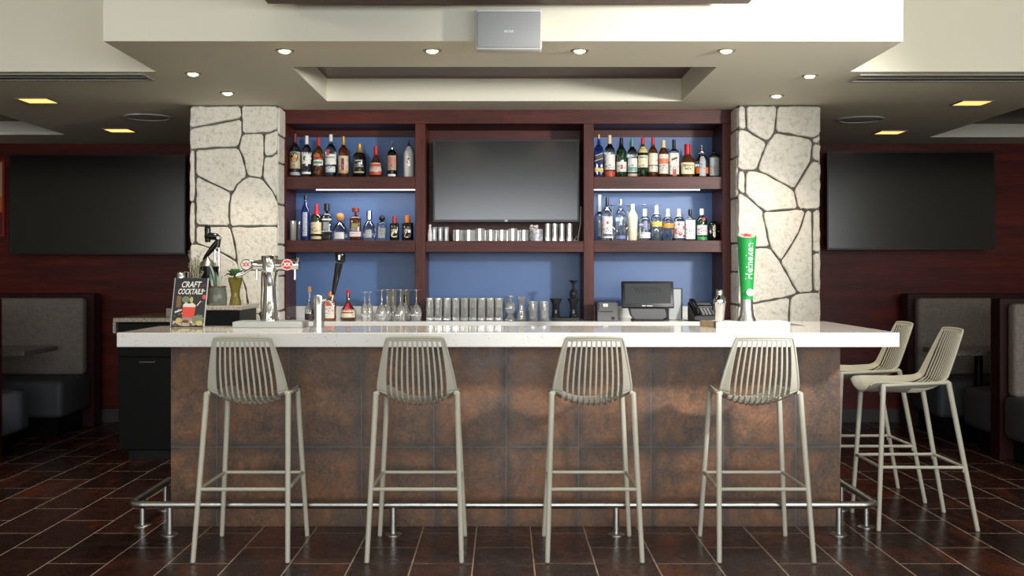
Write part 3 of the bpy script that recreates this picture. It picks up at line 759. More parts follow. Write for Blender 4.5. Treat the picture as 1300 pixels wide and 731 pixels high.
CAP = {'red': capm('red', (196, 30, 34)), 'white': capm('white', (230, 230, 226)), 'gold': capm('gold', (196, 150, 70), .3, .4), 'cream': capm('cream', (222, 202, 160)), 'black': capm('black', (16, 16, 17), .3),
       'silver': capm('silver', (206, 206, 206), .2, 1), 'teal': capm('teal', (86, 140, 128)), 'orange': capm('orange', (236, 134, 40)), 'darkred': capm('darkred', (120, 44, 32)), 'cork': capm('cork', (196, 140, 88), .8), 'wine': capm('wine', (150, 40, 42))}
LAB = {}
def lm(col): 
    k_ = 'label_%d_%d_%d' % tuple(col)
    if k_ in MATS: return MATS[k_]
    t = NT(k_); dk = [v*.42 if sum(col) > 330 else min(255, v*1.5+50) for v in col]
    n1 = t.noise(t.coord((1, 1, 1)), 95, 3, .6); n2 = t.noise(t.coord((.2, .2, 1)), 70, 1)
    mm = t.mix(1.0, t.ramp(n1, [(.5, (0, 0, 0)), (.6, (1, 1, 1))]), t.ramp(n2, [(.52, (0, 0, 0)), (.58, (1, 1, 1))]), 'MULTIPLY')
    t.l(t.mix(mm, lin(col), lin(dk)), t.b.inputs['Base Color']); t.b.inputs['Roughness'].default_value = .5
    MATS[k_] = t.m; return t.m
WHT = (232, 230, 224); CRM = (222, 208, 168)
SH = {  # body end, shoulder end, neck width (of the half width), body taper
    'round': [(0, .94), (.015, 1), (.60, 1), (.66, .95), (.71, .76), (.75, .48), (.79, .33), (.86, .29), (1, .28)],
    'slim':  [(0, .94), (.015, 1), (.58, 1), (.66, .96), (.74, .70), (.80, .44), (.85, .35), (1, .33)],
    'square':[(0, .96), (.015, 1), (.66, 1), (.70, .93), (.73, .62), (.76, .36), (.80, .30), (1, .29)],
    'squat': [(0, .96), (.02, 1), (.28, .99), (.46, .88), (.58, .62), (.66, .34), (.72, .22), (1, .21)],
    'pear':  [(0, .9), (.02, 1), (.22, 1), (.42, .82), (.56, .56), (.66, .36), (.76, .28), (1, .26)],
    'tall':  [(0, .94), (.015, 1), (.52, 1), (.56, .94), (.60, .60), (.63, .32), (.68, .28), (1, .27)],
    'wax':   [(0, .96), (.02, 1), (.46, 1), (.55, .93), (.62, .62), (.68, .46), (.74, .42), (1, .40)],
    'vase':  [(0, .80), (.02, .84), (.3, .93), (.62, 1), (.70, .95), (.78, .62), (.84, .36), (1, .33)],
    'onion': [(0, .92), (.02, 1), (.20, 1.0), (.34, .92), (.46, .58), (.54, .34), (.64, .24), (1, .22)],
}
def bottle(px, w, top, base, Y, shape, gl, cap, lab, grp, p=2.0, capf=.16, caph=1.12, labels=(), pour=False, text=None, ball=False, cat='bottle', zb=None):
    s = S(Y); x = PX(px, Y); R = w/2/s; Ht = (base-top)/s
    z0 = (zb if zb is not None else (zc(224) if base < 260 else zc(305)))+.0008; Ht += 0
    if p > 2: R *= .97
    sy = .85 if p > 2 else 1
    t = thing('bottle', lab, cat, (x, Y, z0), grp)
    pf = [(q*R, hh*Ht) for hh, q in SH[shape]]
    top_g = Ht*(1-capf)
    body = []
    for r_, z_ in pf:
        if z_ < top_g: body.append((r_, z_))
    def rf(z):
        for q in range(len(pf)-1):
            if pf[q][1] <= z <= pf[q+1][1]:
                return lerp(pf[q][0], pf[q+1][0], (z-pf[q][1])/max(1e-6, pf[q+1][1]-pf[q][1]))
        return pf[-1][0]
    body.append((rf(top_g), top_g)); rn = rf(.93*Ht); wide = caph > 1.25
    cc = (x, Y, z0)
    def pp(z): return p
    obj('glass_body', MB().lathe(body, cc, 24 if p == 2 else 32, p=p, sy=sy), GL[gl], t, ang=50)
    # stopper
    if cap:
        r_ = rn*caph
        if ball: obj('cork', MB().sphere((x, Y, z0+top_g+(Ht-top_g)*.5), (Ht-top_g)*.56, 16), CAP[cap], t)
        elif pour:
            obj('pourer', MB().lathe([(rn*1.08, 0), (rn*1.12, Ht*.03), (rn*.7, Ht*.045), (rn*.34, Ht*.075), (rn*.26, (Ht-top_g)), (0, Ht-top_g)], (x, Y, z0+top_g), 12), CAP[cap], t)
        elif wide: obj('cap', MB().lathe([(r_, .001), (r_*1.02, (Ht-top_g)*.1), (r_, Ht-top_g-.002), (r_*.8, Ht-top_g), (0, Ht-top_g)], (x, Y, z0+top_g), 16), CAP[cap], t)
        else:
            zs_ = [top_g-.001+(Ht-top_g)*k_/6 for k_ in range(7)]
            obj('cap', MB().lathe([(rf(z_)*1.05+.0012, z_) for z_ in zs_]+[(rn*.8, Ht+.0006), (0, Ht+.0006)], (x, Y, z0), 18), CAP[cap], t)
    for L_ in labels:
        a_, b_, col = L_[0], L_[1], L_[2]; ang = L_[3] if len(L_) > 3 else 78; sl = L_[4] if len(L_) > 4 else 0
        nm = L_[5] if len(L_) > 5 else 'label'
        obj(nm, MB().patch(cc, rf, a_*Ht, b_*Ht, -ang, ang, p, 1, sy, .0008 if nm == 'label' else .0014, slant=sl*Ht), lm(col), t)
    if text:
        for tx, frac, hgt, col in text:
            mb = MB(); wrap_text(mb, tx, hgt*Ht, cc, rf, frac*Ht, p=p, sy=sy, off=.0018, bold=.0004)
            obj('lettering', mb, lm(col), t, smooth=False)
    return t
def emblem(t, x, Y, z, R, r, col, sq=1.0, sy=1, n=20, off=.002):
    """round or lozenge emblem printed on a label of radius R"""
    mb = MB(); ctr = None; vs = []
    for k_ in range(n):
        a_ = 2*PI*k_/n + (PI/2 if n == 4 else 0); u, v = r*math.cos(a_), r*sq*math.sin(a_)
        th = u/R; vs.append(mb.bm.verts.new((x+(R+off)*math.sin(th), Y-(R+off)*math.cos(th)*sy, z+v)))
    mb._face(vs); obj('emblem', mb, lm(col), t, smooth=False)
YU = 8.03
# top shelf, left bay
g1 = 'bottles on the top left shelf'
B0 = 225.3
t = bottle(374.6, 13.6, 169.5, B0, YU, 'round', 'darksmoke', 'darkred', 'clear rum bottle with dark oval emblem, leftmost on the top left shelf', g1, labels=((.2, .58, (196, 180, 146)), (.05, .12, (170, 172, 172))), capf=.2)
emblem(t, PX(374.6, YU), YU, PZ(200, YU), .04, .03, (24, 20, 18), 1.2); emblem(t, PX(374.6, YU), YU, PZ(202, YU), .04, .022, (222, 140, 44), .5, off=.003)
t = bottle(389.4, 13, 172, B0, YU, 'round', 'clear', 'white', 'clear bottle with white cap and green oval emblem on the top left shelf', g1, labels=((.32, .56, WHT, 60), (.08, .13, WHT, 60)), capf=.2)
emblem(t, PX(388.5, YU), YU, PZ(201.5, YU), .037, .014, (60, 100, 70), 1.2)
bottle(404.3, 12.6, 174.6, B0, YU, 'round', 'amber', 'red', 'amber rum bottle with red cap and white green label on the top left shelf', g1, labels=((.30, .44, WHT, 70), (.34, .40, (70, 150, 110), 50, 0, 'label_band'), (.44, .48, (190, 60, 40), 70)), capf=.2)
t = bottle(420, 14, 170.3, B0, YU, 'round', 'clear', 'white', 'clear rum bottle with large white label and red round emblem', g1, labels=((.30, .54, WHT, 80), (.12, .25, (214, 216, 216), 60)), capf=.16, text=(('BACARDI', .46, .055, (30, 28, 28)),))
emblem(t, PX(418.5, YU), YU, PZ(194.5, YU), .04, .019, (190, 66, 52))
bottle(436, 12.8, 172.8, B0, YU, 'round', 'darkamber', 'gold', 'brown rum bottle with orange gold cap and tall white label', g1, labels=((.14, .52, (214, 196, 170), 80), (.18, .46, (120, 44, 34), 16, 0, 'label_band'), (.1, .18, (190, 150, 90), 70)), capf=.2)
bottle(456.3, 17, 182.4, B0, YU, 'round', 'black', 'gold', 'squat black bottle with tall gold cap on the top left shelf', g1, labels=((.48, .51, (200, 200, 196), 32), (.30, .33, (150, 150, 146), 40), (.36, .385, (170, 170, 166), 36), (.13, .17, (190, 170, 120), 50)), capf=.26)
bottle(477, 17, 185, B0, YU, 'pear', 'darkamber', 'red', 'pear shaped amber bottle with red neck on the top left shelf', g1, labels=((.18, .46, (206, 190, 176), 64), (.34, .42, (196, 60, 36), 56, 0, 'label_band'), (.08, .16, (190, 64, 30), 60)), capf=.28)
bottle(497.6, 12.8, 179, B0, YU, 'round', 'black', 'silver', 'black rum bottle with pink and gold label and metal pourer', g1, labels=((.2, .60, (176, 150, 120), 60), (.36, .54, (190, 120, 116), 44, 0, 'label_band'), (.03, .09, WHT, 50)), pour=True, capf=.22)
t = bottle(519, 13.4, 177.5, B0, YU, 'slim', 'white', 'black', 'frosted white bottle with black pourer at the right end of the top left shelf', g1, pour=True, capf=.17)
emblem(t, PX(519, YU), YU, PZ(206, YU), .037, .014, (206, 130, 50), .8); emblem(t, PX(519, YU), YU, PZ(202, YU), .037, .008, (120, 60, 40), .6, off=.003)
# lower shelf, left bay
g2 = 'bottles on the lower left shelf'; B1 = 306.4
bottle(388, 11.4, 248.5, B1, YU, 'slim', 'blue', 'black', 'tall slim blue glass bottle with silver label on the lower left shelf', g2, labels=((.1, .62, (176, 184, 196), 30),), capf=.1)
bottle(401.8, 14.6, 260, B1, YU, 'round', 'darkgreen', 'red', 'dark green bottle with red cap and cream oval label', g2, labels=((.18, .50, CRM, 66), (.04, .12, (196, 180, 136), 66)), capf=.28)
bottle(415, 12.4, 259.5, B1, YU, 'square', 'darksmoke', 'black', 'square clear tequila bottle with wide black cap', g2, p=6, labels=((.55, .59, WHT, 60), (.30, .50, (150, 150, 150), 30), (.24, .26, WHT, 60)), capf=.2, caph=2.0)
bottle(431.8, 19, 271.5, B1, YU, 'squat', 'clear', 'cork', 'squat clear tequila bottle with round wooden ball stopper', g2, labels=((.06, .3, (210, 210, 206), 40),), capf=.28, ball=True)
bottle(451.5, 15, 264.5, B1, YU, 'square', 'darkamber', 'darkred', 'square tequila bottle with wide dark red stopper and pale lower label', g2, p=6, labels=((.12, .27, (226, 208, 200), 66), (.40, .52, (150, 140, 60), 30)), capf=.14, caph=2.2)
bottle(468.7, 17.4, 268.5, B1, YU, 'squat', 'clear', 'silver', 'squat clear bottle with tall silver stopper on the lower left shelf', g2, labels=((.1, .36, (170, 172, 170), 26),), capf=.3, caph=2.0)
bottle(485, 13, 274.5, B1, YU, 'square', 'clear', 'black', 'short square etched clear bottle with round black stopper', g2, p=5, capf=.22, caph=1.6, ball=True, labels=((.1, .5, (150, 152, 150), 34),))
t = bottle(500.8, 12.2, 275, B1, YU, 'square', 'black', 'wine', 'short dark tequila bottle with wine red cap and cream round label', g2, p=4, capf=.3, caph=1.5)
emblem(t, PX(500.8, YU), YU, PZ(296, YU), .036, .030, (228, 214, 160), 1, .82, off=.0045)
t = bottle(517.6, 15, 274.3, B1, YU, 'square', 'black', 'orange', 'short dark tequila bottle with orange cap and pale round label', g2, p=4, capf=.3, caph=1.5)
emblem(t, PX(517.4, YU), YU, PZ(296, YU), .043, .033, (228, 214, 186), 1, .82, off=.0045)
# top shelf, right bay
g3 = 'bottles on the top right shelf'; B2 = 225.3
bottle(760, 11.6, 170.5, B2, YU, 'square', 'blue', 'gold', 'square blue whisky bottle with slanted silver label, leftmost on the top right shelf', g3, p=6, labels=((.52, .54, (190, 180, 150), 60, .08), (.40, .42, (190, 180, 150), 60, .08), (.43, .51, (52, 54, 58), 60, .08), (.13, .22, (220, 196, 110), 62)), capf=.1)
bottle(774, 13.6, 171.3, B2, YU, 'round', 'clear', 'cream', 'clear bottle with cream cap and large plain white label', g3, labels=((.18, .54, (234, 228, 220), 78), (.02, .15, (180, 66, 40), 88)), capf=.2)
bottle(788.8, 13.4, 174.6, B2, YU, 'round', 'green', 'black', 'dark green whisky bottle with black cap and low white label', g3, labels=((.14, .39, (226, 224, 212), 66), (.2, .30, (190, 120, 120), 12, 0, 'label_band')), capf=.26)
bottle(802.7, 13, 175.6, B2, YU, 'round', 'clear', 'teal', 'clear bottle with teal cap and white teal label', g3, labels=((.14, .49, (228, 226, 222), 66), (.16, .26, (120, 176, 160), 60, 0, 'label_band'), (.03, .1, (190, 170, 150), 70)), capf=.2)
bottle(816, 13.4, 174.6, B2, YU, 'round', 'darkgreen', 'red', 'dark green bottle with red cap and cream label on the top right shelf', g3, labels=((.25, .55, (228, 220, 186), 66), (.62, .78, (214, 196, 130), 60)), capf=.16, text=(('JAMESON', .5, .045, (40, 50, 36)),))
bottle(829, 12, 174, B2, YU, 'round', 'amber', 'red', 'whiskey bottle with red cap and tall white label banded in grey', g3, labels=((.14, .60, (232, 226, 208), 78), (.28, .31, (90, 80, 90), 70, 0, 'label_band')), capf=.18)
bottle(842.3, 12.6, 177.6, B2, YU, 'slim', 'amber', 'cream', 'amber bottle with cream cap and orange white label', g3, labels=((.1, .62, (228, 220, 208), 64), (.36, .50, (232, 130, 96), 60, 0, 'label_band')), capf=.2)
bottle(855.5, 12.6, 177, B2, YU, 'square', 'clear', 'black', 'square bottle with black cap and tall white label, red at the foot', g3, p=6, labels=((.08, .64, (220, 220, 208), 60), (.04, .22, (176, 60, 40), 20, 0, 'label_band'), (.46, .52, (70, 70, 70), 30, .05, 'label_band')), capf=.22)
bottle(872.6, 17.4, 182.8, B2, YU, 'wax', 'amber', 'red', 'squarish bourbon bottle dipped in red wax with cream label', g3, p=4, labels=((.10, .44, (230, 216, 176), 64),), capf=.3, caph=1.14, text=(("Maker's", .36, .085, (60, 40, 30)), ('Mark', .25, .085, (60, 40, 30))))
bottle(890.8, 16.6, 184.3, B2, YU, 'wax', 'clear', 'silver', 'clear bourbon bottle with orange band and silver stopper', g3, labels=((.12, .31, (232, 120, 50), 80), (.04, .66, (176, 180, 184), 26, 0, 'label_band')), capf=.22, pour=True)
bottle(906.4, 13, 184.6, B2, YU, 'square', 'darksmoke', 'black', 'square whiskey bottle with grey label and black pourer, rightmost on the top right shelf', g3, p=6, labels=((.06, .62, (150, 152, 152), 52),), capf=.24, pour=True)
# lower shelf, right bay
g4 = 'bottles on the lower right shelf'; B3 = 306.4
bottle(761, 12, 247.5, B3, 8.13, 'tall', 'clear', 'white', 'tall clear vodka bottle with long white neck, leftmost on the lower right shelf', g4, capf=.36, caph=1.4, labels=((.1, .4, (200, 204, 204), 18),))
bottle(770.8, 13.4, 251.3, B3, YU, 'round', 'clear', 'black', 'clear vodka bottle with black cap and large white label', g4, labels=((.06, .56, (238, 236, 234), 78), (.38, .44, (196, 60, 66), 12, 0, 'label_band'), (.1, .15, (90, 90, 90), 50, 0, 'label_band')), capf=.2)
t = bottle(788, 13, 254, B3, YU, 'round', 'clear', 'silver', 'clear vodka bottle with blue round emblem and silver cap', g4, capf=.12, labels=((.04, .12, (120, 130, 180), 70),))
emblem(t, PX(787.8, YU), YU, PZ(269, YU), .035, .014, (50, 66, 130))
bottle(803.2, 13, 260, B3, YU, 'vase', 'cream', 'cream', 'cream coloured opaque liqueur bottle on the lower right shelf', g4, capf=.08)
bottle(818.6, 14, 266, B3, YU, 'round', 'clear', 'white', 'short clear bottle with white cap and low white label', g4, capf=.24, caph=1.3, labels=((.08, .26, (240, 240, 238), 70), (.34, .6, (150, 150, 190), 20)))
for px, col, nm, txt in ((833.4, (232, 214, 100), 'yellow', 'with yellow band'), (847.8, (230, 160, 60), 'orange', 'with orange band'), (862, (214, 60, 60), 'red', 'with red and white flowers')):
    t = bottle(px, 14, 266 if px > 840 else 262, B3, YU, 'round', 'clear', 'white', 'clear flavoured vodka bottle '+txt, g4, capf=.24, caph=1.2, labels=((.40, .54, col, 80),) if nm != 'red' else ((.08, .60, (232, 226, 224), 76),))
    if nm == 'red':
        for (ex, ez, er, ecol) in ((858.5, 294, .018, col), (862.5, 297, .014, (190, 40, 50)), (866, 289, .013, col), (861, 285, .009, col), (866.5, 300, .010, (120, 40, 60))):
            emblem(t, PX(ex, YU)-(PX(ex, YU)-PX(px, YU))*0, YU+.5*((PX(ex, YU)-PX(px, YU))**2)/.04, PZ(ez, YU), .040, er, ecol, 1.0, off=.0022)
bottle(876, 12.6, 266.8, B3, YU, 'square', 'smoke', 'black', 'dark clear gin bottle with black cap and big plain white label', g4, p=5, labels=((.05, .66, (238, 240, 238), 60),), capf=.2, caph=1.3)
t = bottle(890.8, 14, 265.8, B3, YU, 'round', 'green', 'white', 'green gin bottle with white cap, red seal and white label', g4, labels=((.17, .48, (230, 222, 222), 66), (.02, .12, (60, 150, 80), 60)), capf=.2, caph=1.3)
emblem(t, PX(892, YU), YU, PZ(278.5, YU), .036, .013, (206, 44, 66), off=.004)
t = bottle(906, 14, 274, B3, YU, 'round', 'black', 'black', 'short black gin bottle with white diamond label, rightmost on the lower right shelf', g4, capf=.24, pour=True)
emblem(t, PX(905.8, YU), YU, PZ(294, YU), .040, .038, (226, 224, 208), 1.2, n=4, off=.004)
# bottles on the back counter
g5 = 'bottles standing on the back counter'; Yc = 7.78; BC = 345+(H-ZBK)*S(Yc)
bottle(393, 12, 364, BC, Yc, 'onion', 'clear', 'cork', 'clear decanter with cork and dark liquid beside the slim beer tower', g5, capf=.16, caph=1.6, labels=((.02, .2, (40, 28, 24), 89),), zb=ZBK)
bottle(419.5, 15, 370, BC, Yc, 'square', 'amber', 'orange', 'square amber liqueur bottle with orange cap behind the black tap handle', g5, p=5, capf=.16, labels=((.08, .62, (226, 220, 212), 40), (.5, .66, (196, 70, 60), 36, 0, 'label_band')), zb=ZBK)
bottle(442, 19.5, 368, BC, Yc, 'onion', 'darkamber', 'red', 'round brown liqueur bottle with red ribbon on the back counter', g5, capf=.12, labels=((.10, .36, (222, 214, 190), 70), (.36, .56, (190, 30, 50), 28), (.24, .28, (150, 40, 40), 50, 0, 'label_band')), zb=ZBK)

ZBK += .0008
# ------------------------------------------------------------------ glassware
def tumbler_prof(rb, rt, hgt, th=.0025, foot=.008, waist=None):
    o_ = [(rb*.9, 0), (rb, .003)]
    if waist: o_ += [(waist, hgt*.5)]
    o_ += [(rt, hgt), (rt-th*.6, hgt+.0008), (rt-th, hgt)]
    if waist: o_ += [(waist-th, hgt*.5)]
    o_ += [(rb-th, foot), (0, foot)]
    return o_
def glass_obj(name, prof, loc, lab, grp, cat='glass', mat=None, n=22, ang=50):
    o = obj(name, MB().lathe(prof, (0, 0, 0), n), mat or glass, None, ang=ang)
    o.location = loc; return tag(o, lab, cat, grp)
def gcopy(o, loc, lab):
    q = o.copy(); C.objects.link(q); q.location = loc; q['label'] = lab; return q
def tp(px, Y): return PX(px, Y)
ZS = zc(306)+.0008; Yg = 8.0
ordn = ['first', 'second', 'third', 'fourth', 'fifth', 'sixth', 'seventh', 'eighth', 'ninth', 'tenth']
# row of rocks glasses under the television, and the row behind it
w_ = 7.0/S(Yg); g0 = None
for i in range(7):
    px = 581 + 14.0*i
    hh = .092 if i in (2, 5) else .082
    lab = 'clear rocks glass, front row under the middle television, %s from the left' % ordn[i]
    if g0 is None: g0 = glass_obj('rocks_glass', tumbler_prof(w_*.92, w_*.96, .082, .003, .012), (tp(px, Yg), Yg, ZS), lab, 'rocks glasses under the television', n=14, ang=18)
    else:
        q = gcopy(g0, (tp(px, Yg), Yg, ZS), lab); q.scale = (1, 1, hh/.082)
for i in range(7):
    Yr = 8.1; gcopy(g0, (tp(587+14*i, Yr), Yr, ZS), 'clear rocks glass, rear row under the middle television, %s from the left' % ordn[i])
cut = P('cut_glass', (226, 228, 236), .06, 0, .7, .6, coat=1)
c0 = None
for i, px in enumerate((551.5, 559, 566.5)):
    lab = 'small cut crystal shot glass left of the rocks glasses, %s from the left' % ordn[i]
    if c0 is None: c0 = glass_obj('shot_glass', tumbler_prof(.019, .021, .104, .003, .014, .017), (tp(px, Yg), Yg, ZS), lab, 'small glasses at the left end of the middle shelf', mat=cut, n=10, ang=15)
    else: gcopy(c0, (tp(px, Yg), Yg, ZS), lab)
t = glass_obj('bud_vase', [(.014, 0), (.017, .004), (.018, .05), (.012, .085), (.008, .10), (.011, .122), (.007, .122), (.006, .1), (0, .09)], (tp(545.8, Yg), Yg, ZS), 'small white bud vase in the left corner under the middle television', None, 'vase', white_p)
# marbled tumbler with a crumpled napkin in it
mt = NT('marbled_grey'); mv = mt.coord(); mt.l(mt.ramp(mt.noise(mv, 22, 5, .6, 2.2), [(.35, lin((120, 122, 128))), (.6, lin((200, 202, 208)))]), mt.b.inputs['Base Color']); mt.b.inputs['Roughness'].default_value = .25
t = thing('napkin_cup', 'grey marbled cup holding a crumpled pale napkin under the middle television', 'cup', (tp(680.5, Yg), Yg, ZS))
obj('cup', MB().lathe([(.046, 0), (.050, .004), (.0505, .088), (.047, .088), (.046, .01), (0, .01)], (tp(680.5, Yg), Yg, ZS), 28), mt.m, t)
nk = MB(); rnd = random.Random(3)
for q in range(9):
    nk.sphere((tp(677.5, Yg)+rnd.uniform(-.02, .022), Yg+rnd.uniform(-.02, .02), ZS+.09+rnd.uniform(-.012, .026)), rnd.uniform(.010, .016), 7, rnd.uniform(.6, 1.1))
obj('napkin', nk, P('napkin', (232, 214, 206), .8), t, smooth=False)
# four tall cordial glasses
c1 = None
for i, px in enumerate((695.3, 704.2, 713.2, 722.8)):
    lab = 'tall slim cordial glass right of the marbled cup, %s from the left' % ordn[i]
    if c1 is None: c1 = glass_obj('cordial_glass', tumbler_prof(.021, .0225, .128, .004, .03), (tp(px, Yg), Yg, ZS), lab, 'cordial glasses under the television', mat=glass, n=10, ang=18)
    else: gcopy(c1, (tp(px, Yg), Yg, ZS), lab)
cbm = P('cable_white', (206, 204, 196), .5)
o = obj('television_cable', MB().tube([(PX(737.4, 8.08), 8.08, PZ(262, 8.08)), (PX(737, 8.05), 8.05, PZ(283, 8.05)), (PX(734.5, 8.02), 8.02, PZ(298, 8.02)), (PX(733.5, 8.0), 8.0, ZS+.005), (PX(728.5, 8.02), 8.02, ZS+.006), (PX(732.5, 8.06), 8.06, ZS+.04)], .004, 8), cbm, None)
tag(o, 'pale cable hanging down beside the middle television', 'cable')
# pint glasses standing mouth down at the back counter
Yq = 7.78; g2_ = None
for row in range(2):
    for i in range(9):
        Y = Yq + .075*row; px = 545.6 + 10.95*i + (3 if row else 0)
        lab = 'ribbed beer glass on the back counter, %s row, %s from the left' % (('front', 'rear')[row], ordn[i])
        if g2_ is None: g2_ = glass_obj('beer_glass', tumbler_prof(.027, .0298, .158, .0028, .018), (tp(px, Y), Y, ZBK), lab, 'beer glasses on the back counter', n=12, ang=18)
        else: gcopy(g2_, (tp(px, Y), Y, ZBK), lab)
def stem_down(bowl_r, bowl_h, stem_h, foot_r, mid=None, rim=None):
    """stemmed glass standing on its rim"""
    rim = rim or bowl_r*.8; T = bowl_h+stem_h
    return [(rim, 0), (bowl_r, bowl_h*.45), (bowl_r*.8, bowl_h*.78), (.010, bowl_h), (.0045, bowl_h+.012), (.004, T-.012), (.009, T-.004), (foot_r, T), (foot_r, T+.002), (0, T+.002)]
t = glass_obj('goblet', [(.036, 0), (.034, .012), (.022, .04), (.032, .055), (.037, .075), (.037, .105), (.030, .125), (.012, .140), (.009, .152), (.036, .170), (.036, .173), (0, .173)], (tp(648, Yq), Yq, ZBK), 'stubby stemmed goblet standing upside down right of the beer glasses', None)
t = glass_obj('carafe', [(.034, 0), (.037, .004), (.037, .035), (.026, .075), (.022, .105), (.028, .145), (.037, .168), (.035, .168), (.020, .105), (.024, .075), (.034, .035), (.033, .010), (0, .010)], (tp(662, Yq), Yq, ZBK), 'waisted glass carafe with flared neck on the back counter', None, 'carafe')
mg = glass_obj('beer_mug', tumbler_prof(.036, .038, .136, .004, .016), (tp(676.5, Yq), Yq, ZBK), 'thick beer glass right of the waisted carafe, left one', 'thick beer glasses beside the carafe')
gcopy(mg, (tp(691, Yq), Yq, ZBK), 'thick beer glass right of the waisted carafe, right one')
# smoked glass pieces on a round tray at the right post
dark = P('dark_glass', (70, 72, 74), .06, 0, .6, .7)
t = obj('glass_tray', MB().lathe([(.09, 0), (.1, .004), (.105, .018), (.1, .018), (.095, .008), (0, .008)], (0, 0, 0), 36, sx=1.0), P('tray_steel', (120, 120, 118), .25, .9), None)
t.location = (tp(717, 7.84), 7.84, ZBK); tag(t, 'dark round metal tray under the smoked glasses by the right post', 'tray')
dg_ = glass_obj('smoked_glass', [(.030, 0), (.032, .003), (.026, .05), (.024, .1), (.04, .135), (.044, .145), (.041, .145), (.021, .1), (.022, .05), (.026, .008), (0, .008)], (tp(705.6, 7.82), 7.82, ZBK+.008), 'smoked flared glass on the round tray, left one', 'smoked glasses on the tray', mat=dark)
gcopy(dg_, (tp(728, 7.84), 7.84, ZBK+.008), 'smoked flared glass on the round tray, right one under the stacked goblet')
t = glass_obj('smoked_goblet', [(.020, 0), (.030, .03), (.026, .055), (.010, .07), (.008, .1), (.030, .124), (.036, .130), (0, .128)], (tp(728, 7.84), 7.84, ZBK+.1535), 'smoked goblet stacked on top of another by the right post', None, mat=dark)
# hanging-style wine glasses standing upside down
wg = None
for i, (px, Y) in enumerate(((484.5, 7.76), (491.5, 7.85), (508.5, 7.77), (515, 7.86), (499, 7.92), (528.5, 7.78))):
    lab = 'upside-down wine glass on the back counter, %s' % ('leftmost in front', 'second from left, set back', 'third, in front', 'before the outlet plate, set back', 'rearmost, before the blank wall plate', 'closest to the left middle post')[i]
    if wg is None: wg = glass_obj('wine_glass', stem_down(.040, .115, .10, .038), (tp(px, Y), Y, ZBK), lab, 'wine glasses on the back counter')
    else: gcopy(wg, (tp(px, Y), Y, ZBK), lab)
fl = None
for i, (px, Y) in enumerate(((463, 7.77), (469, 7.82))):
    lab = 'upside-down champagne flute beside the wine glasses, %s one' % ('left', 'right')[i]
    if fl is None: fl = glass_obj('champagne_flute', stem_down(.027, .125, .075, .03, rim=.022), (tp(px, Y), Y, ZBK), lab, 'flutes on the back counter')
    else: gcopy(fl, (tp(px, Y), Y, ZBK), lab)
mgl = None
for i, px in enumerate((777.5, 797, 816.5, 833)):
    Y = 8.18
    lab = 'upside-down stemmed glass behind the vodka bottles, %s from the left' % ordn[i]
    if mgl is None: mgl = glass_obj('stemmed_glass', stem_down(.045, .13, .14, .046, rim=.042), (tp(px, Y), Y, zc(305)+.0008), lab, 'stemmed glasses behind the vodka bottles')
    else: gcopy(mgl, (tp(px, Y), Y, zc(305)+.0008), lab)
sg = None
for i, (px, Y) in enumerate(((371.8, 7.99), (380, 8.1))):
    lab = 'small clear glass at the left end of the lower left shelf, %s' % ('in front', 'behind the blue bottle')[i]
    if sg is None: sg = glass_obj('highball_glass', tumbler_prof(.023, .026, .142, .003, .012), (tp(px, Y), Y, zc(305)+.0008), lab, 'glasses beside the blue bottle')
    else: gcopy(sg, (tp(px, Y), Y, zc(305)+.0008), lab)

# ------------------------------------------------------------------ beer taps on the bar
def drip_tray(x0, x1, y0, y1, lab):
    t = thing('drip_tray', lab, 'drip tray', ((x0+x1)/2, (y0+y1)/2, ZB), 'drip trays')
    obj('tray', MB().box(x0, x1, y0, y1, ZB, ZB+.031, .002, 1), tray_steel, t, smooth=False)
    gr = MB()
    for q in range(9):
        y = y0+.018+q*(y1-y0-.036)/8; gr.box(x0+.012, x1-.012, y-.004, y+.004, ZB+.031, ZB+.034)
    obj('grate', gr, tray_steel, t, smooth=False)
    return t
Yd = 5.95
drip_tray(PX(295, Yd), PX(383.5, Yd), Yd, 6.15, 'steel drip tray under the chrome T-shaped beer tower')
drip_tray(PX(909, Yd), PX(1003.4, Yd), Yd, 6.15, 'steel drip tray under the green beer tap')
Ye = 6.05; s_ = S(Ye); zt = ZB+.034; X = PX(342.5, Ye)
def ez(py): return PZ(py, Ye)
tw = thing('beer_tower', 'chrome T-shaped beer tower with two red badges on the bar', 'beer tap', (X, Ye, zt))
q = 1/s_
colp = [(11.5*q, 0), (11.5*q, .006), (10*q, .02), (8.2*q, ez(380)-zt), (7.4*q, ez(366)-zt), (8.2*q, ez(352)-zt), (9.8*q, ez(345.5)-zt)]
obj('column', MB().lathe(colp, (X, Ye, zt), 36), chrome, tw)
obj('head', MB().lathe([(9.8*q, 0), (10.6*q, .004), (10.6*q, ez(325.5)-ez(345)), (10*q, ez(324.4)-ez(345)), (0, ez(324.4)-ez(345))], (X, Ye, ez(345.2)), 36), chrome, tw)
zbar = ez(336.5)
for sg_, xe in ((-1, 311), (1, 377)):
    xe = PX(xe, Ye)
    obj('arm', MB().tube([(X+sg_*.03, Ye, zbar), (xe, Ye, zbar), (xe+sg_*.012, Ye, zbar)], 7.2*q, 24, radii=[7.2*q, 7.2*q, 6*q]), chrome, tw, ang=60)
    xs_ = PX(326.4 if sg_ < 0 else 375, Ye)
    sp1 = obj('faucet', MB().tube([(xs_, Ye-.012, zbar-.02), (xs_, Ye-.012, zbar-.045), (xs_, Ye-.014, ez(355))], .007, 12), chrome, tw)
xl = PX(314.5, Ye); xr = PX(366.3, Ye)
